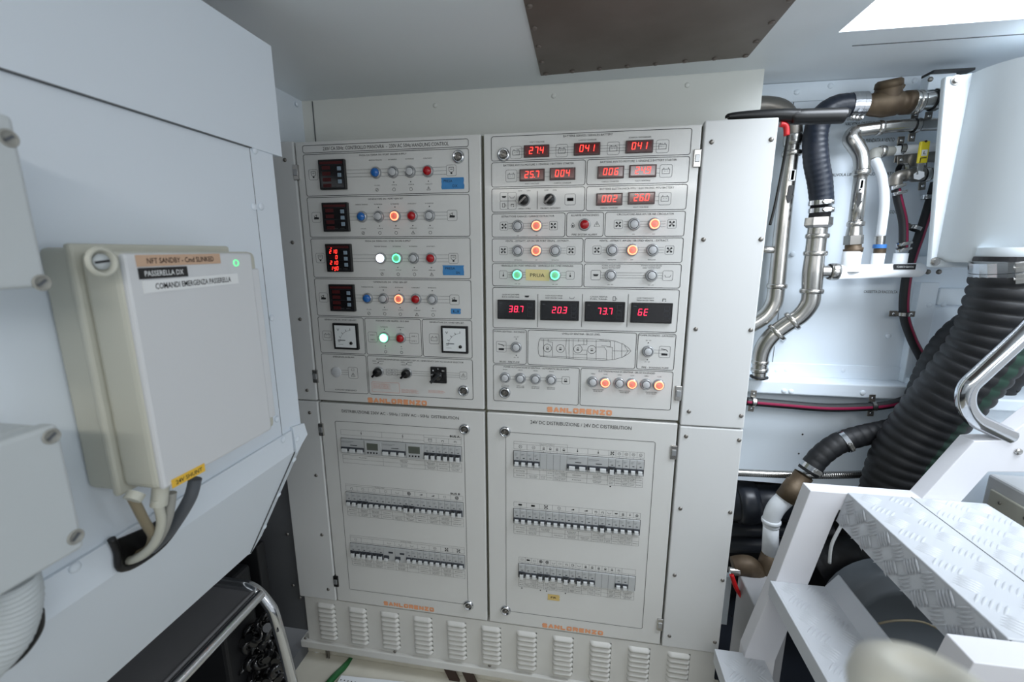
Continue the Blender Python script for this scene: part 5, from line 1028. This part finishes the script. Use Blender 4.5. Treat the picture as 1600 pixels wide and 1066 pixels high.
# big corrugated hoses
def ribbed(name, pts, w, pitch, label, stripej=(), clampsp=(), amp=.055, seg=36):
    r = empty(name, P(*pts[-1]), label, 'hose'); q = [P(*p) for p in pts]; ws = w if isinstance(w, (list, tuple)) else [w] * len(q); b = MB()
    b.tube(q, [rad(a, x) for a, x in zip(q, ws)], 'rubber', seg, 10, step=pitch / 7, rf=lambda d, i: 1 + amp * (abs(math.sin(d / pitch * PI)) ** .6 - .6), matf=(lambda j, i: 'greenstripe' if j in stripej else 'rubber')); obj('corrugated_tube', b, r); return r
YG = .02
r = ribbed('intake_hose', [(1584, 428, YG), (1574, 470, YG), (1545, 540, YG + .01), (1500, 600, YG + .03), (1450, 660, YG + .06), (1410, 720, YG + .08), (1388, 790, YG + .09)], [104, 104, 102, 98, 92, 88, 84], .026, 'thickest black corrugated hose with green stripe below the white housing', (34, 35), amp=.085)
b = MB(); p = P(1584, 402, YG); R = rad(p, 92); b.lathe(p, (0, 0, -1), [(-.02, R), (.02, R), (.02, R * .9)], 'tank', 32); b.lathe(p + Vector((0, 0, .001)), (0, 0, -1), [(0, R), (0, R * 1.04), (.010, R * 1.04)], 'rubber', 36, False); obj('outlet_neck', b, r)
for v in (411, 428): clamp(r, P(1584, v, YG), P(1584, v + 10, YG), 101, L=.022, screw=(-.6, -1, 0))
ribbed('drain_hose', [(1640, 455, .17), (1600, 545, .17), (1560, 600, .175), (1520, 650, .18), (1470, 720, .19)], 50, .018, 'thinner black corrugated hose passing behind the chrome handrail', (), amp=.06, seg=24)
ribbed('drain_hose', [(1560, 485, .17), (1500, 525, .17), (1465, 575, .175), (1440, 640, .18)], 54, .02, 'black corrugated hose half hidden behind the left side of the thickest hose', (), amp=.05, seg=24)
r = ribbed('corrugated_hose', [(1440, 645, .19), (1400, 668, .18), (1350, 680, .165), (1312, 692, .155), (1283, 712, .15), (1262, 738, .145)], [34, 34, 34, 34, 33, 32], .022, 'medium black corrugated hose sloping down to a bronze coupling', (), amp=.06, seg=24)
clamp(r, P(1320, 690, .155), P(1305, 696, .155), 36, L=.012); clamp(r, P(1268, 731, .147), P(1258, 744, .145), 35, L=.014)
r = empty('drain_fitting', P(1200, 870, .14), 'bronze coupling, chipped white elbow and white pipe below the medium corrugated hose', 'pipe')
b = MB(); p = P(1256, 742, .145); q = P(1228, 780, .14); d = q - p; L = d.length; R = rad(p, 33); b.lathe(p, d, [(0, R * .9), (L * .35, R * .9), (L * .36, R * 1.05), (L, R * 1.05), (L, 0)], 'brass', 22); obj('coupling', b, r)
b = pipe([(1230, 776, .14), (1214, 792, .14), (1206, 808, .14), (1205, 822, .14)], [28, 28, 26, 25], 'white', 24); obj('elbow', b, r)
b = pipe([(1205, 808, .14), (1203, 866, .14)], [23, 25], 'white', 24, 0); collar(b, P(1205, 814, .14), P(1204, 824, .14), 28, 'white'); obj('straight_pipe', b, r)
b = pipe([(1203, 864, .14), (1198, 885, .14), (1195, 915, .14)], [25, 29, 27], 'brass', 20, 0); obj('brass_tail', b, r)
r = empty('seacock', P(1165, 900, .14), 'dark bronze seacock with red lever low beside the stair', 'valve')
b = pipe([(1145, 885, .13), (1170, 885, .13), (1188, 905, .14), (1210, 940, .15)], [30, 34, 30, 26], 'brass', 16); obj('valve_body', b, r)
b = MB(); b.tube([P(1143, 898, .10), P(1150, 918, .095), P(1159, 934, .09)], [.006, .0065, .005], 'red', 10, 6); obj('lever', b, r, 'red lever'); b = MB(); b.cyl(P(1140, 892, .11), P(1155, 893, .11), .011, 'steel', 12); obj('stem', b, r)
b = pipe([(1140, 738, .2), (1240, 742, .2), (1330, 742, .2), (1400, 736, .2)], 12, 'steel', 16, 8, step=.0018, rf=lambda d, i: 1 + .05 * math.sin(d / .0055 * 2 * PI)); obj('metal_conduit', b, None, 'flexible braided metal conduit running across the lower bulkhead', 'conduit')
for i, (v, w, lab) in enumerate(((785, 58, 'thickest dark horizontal pipe beside the cabinet foot'), (828, 22, 'middle dark horizontal pipe beside the cabinet foot'), (851, 26, 'lowest dark horizontal pipe beside the cabinet foot'))):
    b = pipe([(1120, v, .34), (1300, v, .34)], w, 'darkpipe', 24, 0)
    if i == 0: collar(b, P(1165, v, .34), P(1180, v, .34), 66, 'darkpipe', L=.06)
    obj('dark_pipe', b, None, lab, 'pipe', 'dark horizontal pipes beside the cabinet foot')

# ================================================================== STAIR
YS = -.10; YN = -.475
def tread_bars(b, o, ux, uy, n, w, h, rngseed, cell=.040):
    """raised five-bar pattern on the parallelogram o + ux*[0,w] + uy*[0,h]"""
    o = Vector(o); ux = Vector(ux).normalized(); uy = Vector(uy).normalized(); n = Vector(n)
    ni = int(w / cell); nj = int(h / cell)
    for i in range(ni):
        for j in range(nj):
            cx = (i + .5) * w / ni; cy = (j + .5) * h / nj; a = PI / 4 if (i + j) % 2 else -PI / 4; d = ux * math.cos(a) + uy * math.sin(a); e = ux * -math.sin(a) + uy * math.cos(a)
            for k in range(-2, 3):
                c = o + ux * cx + uy * cy + e * k * cell * .19; L = cell * .44; W = cell * .06; H = .0032
                pts = [c - d * L, c - d * L * .4 - e * W, c + d * L * .4 - e * W, c + d * L, c + d * L * .4 + e * W, c - d * L * .4 + e * W]; t0 = c - d * L * .5 + n * H; t1 = c + d * L * .5 + n * H
                V = [b.bm.verts.new(q) for q in pts + [t0, t1]]; mi = b.mi('tread')
                for fc in ((0, 1, 6), (1, 2, 7, 6), (2, 3, 7), (3, 4, 7), (4, 5, 6, 7), (5, 0, 6)): ff_ = b.bm.faces.new([V[q] for q in fc]); ff_.material_index = mi; ff_.smooth = True
st = empty('stair', (1.35, -.28, -1.62), 'white aluminium boarding stair with raised-bar treads', 'stair')
poly = [(1.17, -1.62), (1.17, -1.256), (1.218, -1.035), (1.261, -.803), (1.48, -.802), (1.553, -.663), (1.602, -.657), (1.80, -.41), (1.88, -.42), (1.653, -.724), (1.59, -.729), (1.555, -.80), (1.54, -.835), (1.325, -.845), (1.319, -.869), (1.289, -1.031), (1.259, -1.17), (1.24, -1.266), (1.24, -1.62)]
b = MB(); b.prism([(x, YS, z) for x, z in poly], (0, .036, 0), 'stringer', .0015); sg = obj('stringer', b, st)
b = MB(); b.prism([(x, YN - .045, z) for x, z in poly[:8] + poly[8:]], (0, .045, 0), 'stringer', .0015); obj('stringer', b, st)
b = MB(); p = P(1591, 706, YS - .001); b.lathe(p, (0, -1, 0), [(0, .007), (.002, .007), (.004, .004), (.004, 0)], 'steel', 12); obj('bolt', b, st)
b = MB(); b.box(1.335, 1.60, YN, YS, -.812, -.800, 'tread', .002); b.prism([(1.336, YS, -.802), (1.336, YN, -.802), (1.322, YN, -.872), (1.322, YS, -.872)], (.004, 0, 0), 'tread'); b.box(1.459, 1.4605, YN, YS, -.8005, -.7993, 'seam')
tread_bars(b, (1.337, YN + .004, -.800), (1, 0, 0), (0, 1, 0), (0, 0, 1), .118, .367, 1); tread_bars(b, (1.464, YN + .004, -.800), (1, 0, 0), (0, 1, 0), (0, 0, 1), .132, .367, 1)
tread_bars(b, (1.3345, YN + .004, -.806), (-.2, 0, -1), (0, 1, 0), (-1, 0, 0), .068, .367, 2, .034)
obj('tread', b, st)
b = MB(); b.box(1.207, 1.345, YN, YS, -1.052, -1.042, 'tread', .002); b.box(1.203, 1.209, YN, YS, -1.082, -1.042, 'tread', .002); b.prism([(1.322, YS, -1.042), (1.322, YN, -1.042), (1.345, YN, -1.008), (1.345, YS, -1.008)], (.004, 0, -.002), 'tread')
tread_bars(b, (1.211, YN + .004, -1.042), (1, 0, 0), (0, 1, 0), (0, 0, 1), .110, .367, 3); tread_bars(b, (1.2025, YN + .004, -1.046), (0, 0, -1), (0, 1, 0), (-1, 0, 0), .034, .367, 3); tread_bars(b, (1.3215, YN + .004, -1.041), (.56, 0, .83), (0, 1, 0), (-.83, 0, .56), .038, .367, 3); obj('tread', b, st)
b = MB(); b.box(1.107, 1.217, YN, YS + .015, -1.279, -1.269, 'tread', .002); b.box(1.103, 1.109, YN, YS + .015, -1.309, -1.269, 'tread', .002); tread_bars(b, (1.111, YN + .004, -1.269), (1, 0, 0), (0, 1, 0), (0, 0, 1), .104, .37, 3); tread_bars(b, (1.1025, YN + .004, -1.273), (0, 0, -1), (0, 1, 0), (-1, 0, 0), .034, .37, 3); obj('tread', b, st)
b = MB(); b.tube([P(1640, 478, -.09), P(1600, 521, -.09), P(1535, 582, -.09), P(1512, 606, -.09), P(1509, 632, -.09), P(1522, 654, -.09), P(1548, 668, -.09), P(1578, 682, -.09)], .0165, 'chrome', 24, 10); obj('handrail', b, st, 'polished chrome handrail')
# machinery box right of the stair
r = empty('machine_casing', (1.95, -.1, -1.2), 'white casing with screwed side panel behind the stair at the right edge', 'casing')
b = MB(); b.box(1.72, 2.3, -.6, .05, -1.5, -.80, 'lid', .006); obj('casing', b, r)
b = MB(); b.box(1.714, 1.72, -.14, .03, -.95, -.83, 'enclose', .003); b.box(1.714, 1.72, -.45, -.146, -.95, -.83, 'enclose', .003)
for y in (.0, -.06, -.12): b.ball((1.713, y, -.85), .004, 'steeldark', 10, .6, (1, 0, 0))
obj('side_panel', b, r)
# things under the stair
r = ribbed('exhaust_hose', [(1275, 885, .22), (1340, 868, .21), (1420, 880, .20), (1500, 920, .2)], 66, .022, 'big black hose seen through the opening under the stair', (), amp=.02, seg=24)
r = empty('silencer_drum', (1.55, .02, -1.3), 'grey drum with a raised rim under the stair', 'drum')
b = MB(); p = P(1400, 975, .0); b.lathe(p + Vector((0, .06, 0)), (0, -1, 0), [(0, .145), (.05, .15), (.07, .14), (.07, .125), (.08, .12), (.08, .10), (.075, .095), (.075, 0)], 'drum', 36); obj('drum', b, r)
b = MB(); b.tube([P(1372, 975, -.06), P(1400, 970, -.06), P(1440, 972, -.06), P(1470, 985, -.06)], .0026, 'cablebrown', 8, 6); obj('thin_cable', b, None, 'thin dull tan cable in front of the drum under the stair', 'cable')
b = MB(); b.tube([P(1318, 815, .06), P(1300, 850, .06), P(1296, 880, .06)], .004, 'labelwhite', 8, 6); obj('white_cable', b, None, 'thin white cable hanging in the dark under the stair top', 'cable')
b = MB(); b.box(1.25, 2.2, .50, .51, -1.6, -1.02, 'black'); b.box(1.22, 1.30, -.02, .12, -1.62, -1.2, 'hullgrey', .004); obj('dark_backing', b, None, 'black sheet added to darken the depth under the stair, with a grey block', 'machinery')  # black sheet added so the opening under the stair goes dark
# out-of-focus grab knob near the lens
r = empty('grab_post', (.87, -.94, -1.62), 'blurred cream grab post head very close at the bottom right corner', 'post')
def near(u, v, t): return CAM + (RX * ((u - 800) / F) + RY * ((v - 533) / F) + RZ) * t
c = near(1440, 1120, .16); b = MB(); b.lathe(c, near(1440, 1000, .16) - c, [(-.03, 0), (-.03, .018), (0, .022), (.008, .0225), (.015, .020), (.019, .013), (.0165, .008), (.014, 0)], 'knob', 28); obj('cap', b, r)
c2 = near(1600, 1150, .17); b = MB(); b.tube([c, (c + c2) / 2 + Vector((0, 0, .006)), c2], [.012, .011, .012], 'knob', 16, 6); obj('arm', b, r); b = MB(); b.cyl((c.x, c.y, -1.62), (c.x, c.y, c.z - .012), .012, 'knob', 16); b.lathe((c.x, c.y, -1.62), (0, 0, 1), [(0, 0), (0, .04), (.008, .04), (.010, .014)], 'knob', 20); obj('post', b, r)
# lamps behind the viewer
for i, (x, lab) in enumerate(((.35, 'left ceiling tube lamp behind the viewer'), (1.05, 'right ceiling tube lamp behind the viewer'))):
    r = empty('ceiling_lamp', (x, -1.75, .12), lab, 'lamp', 'ceiling tube lamps'); b = MB(); b.box(x - .3, x + .3, -1.79, -1.71, .115, .135, 'lampcase', .004); obj('lamp_housing', b, r)
    b = MB(); b.cyl((x - .28, -1.75, .105), (x + .28, -1.75, .105), .013, 'lamp', 12); obj('tube', b, r)
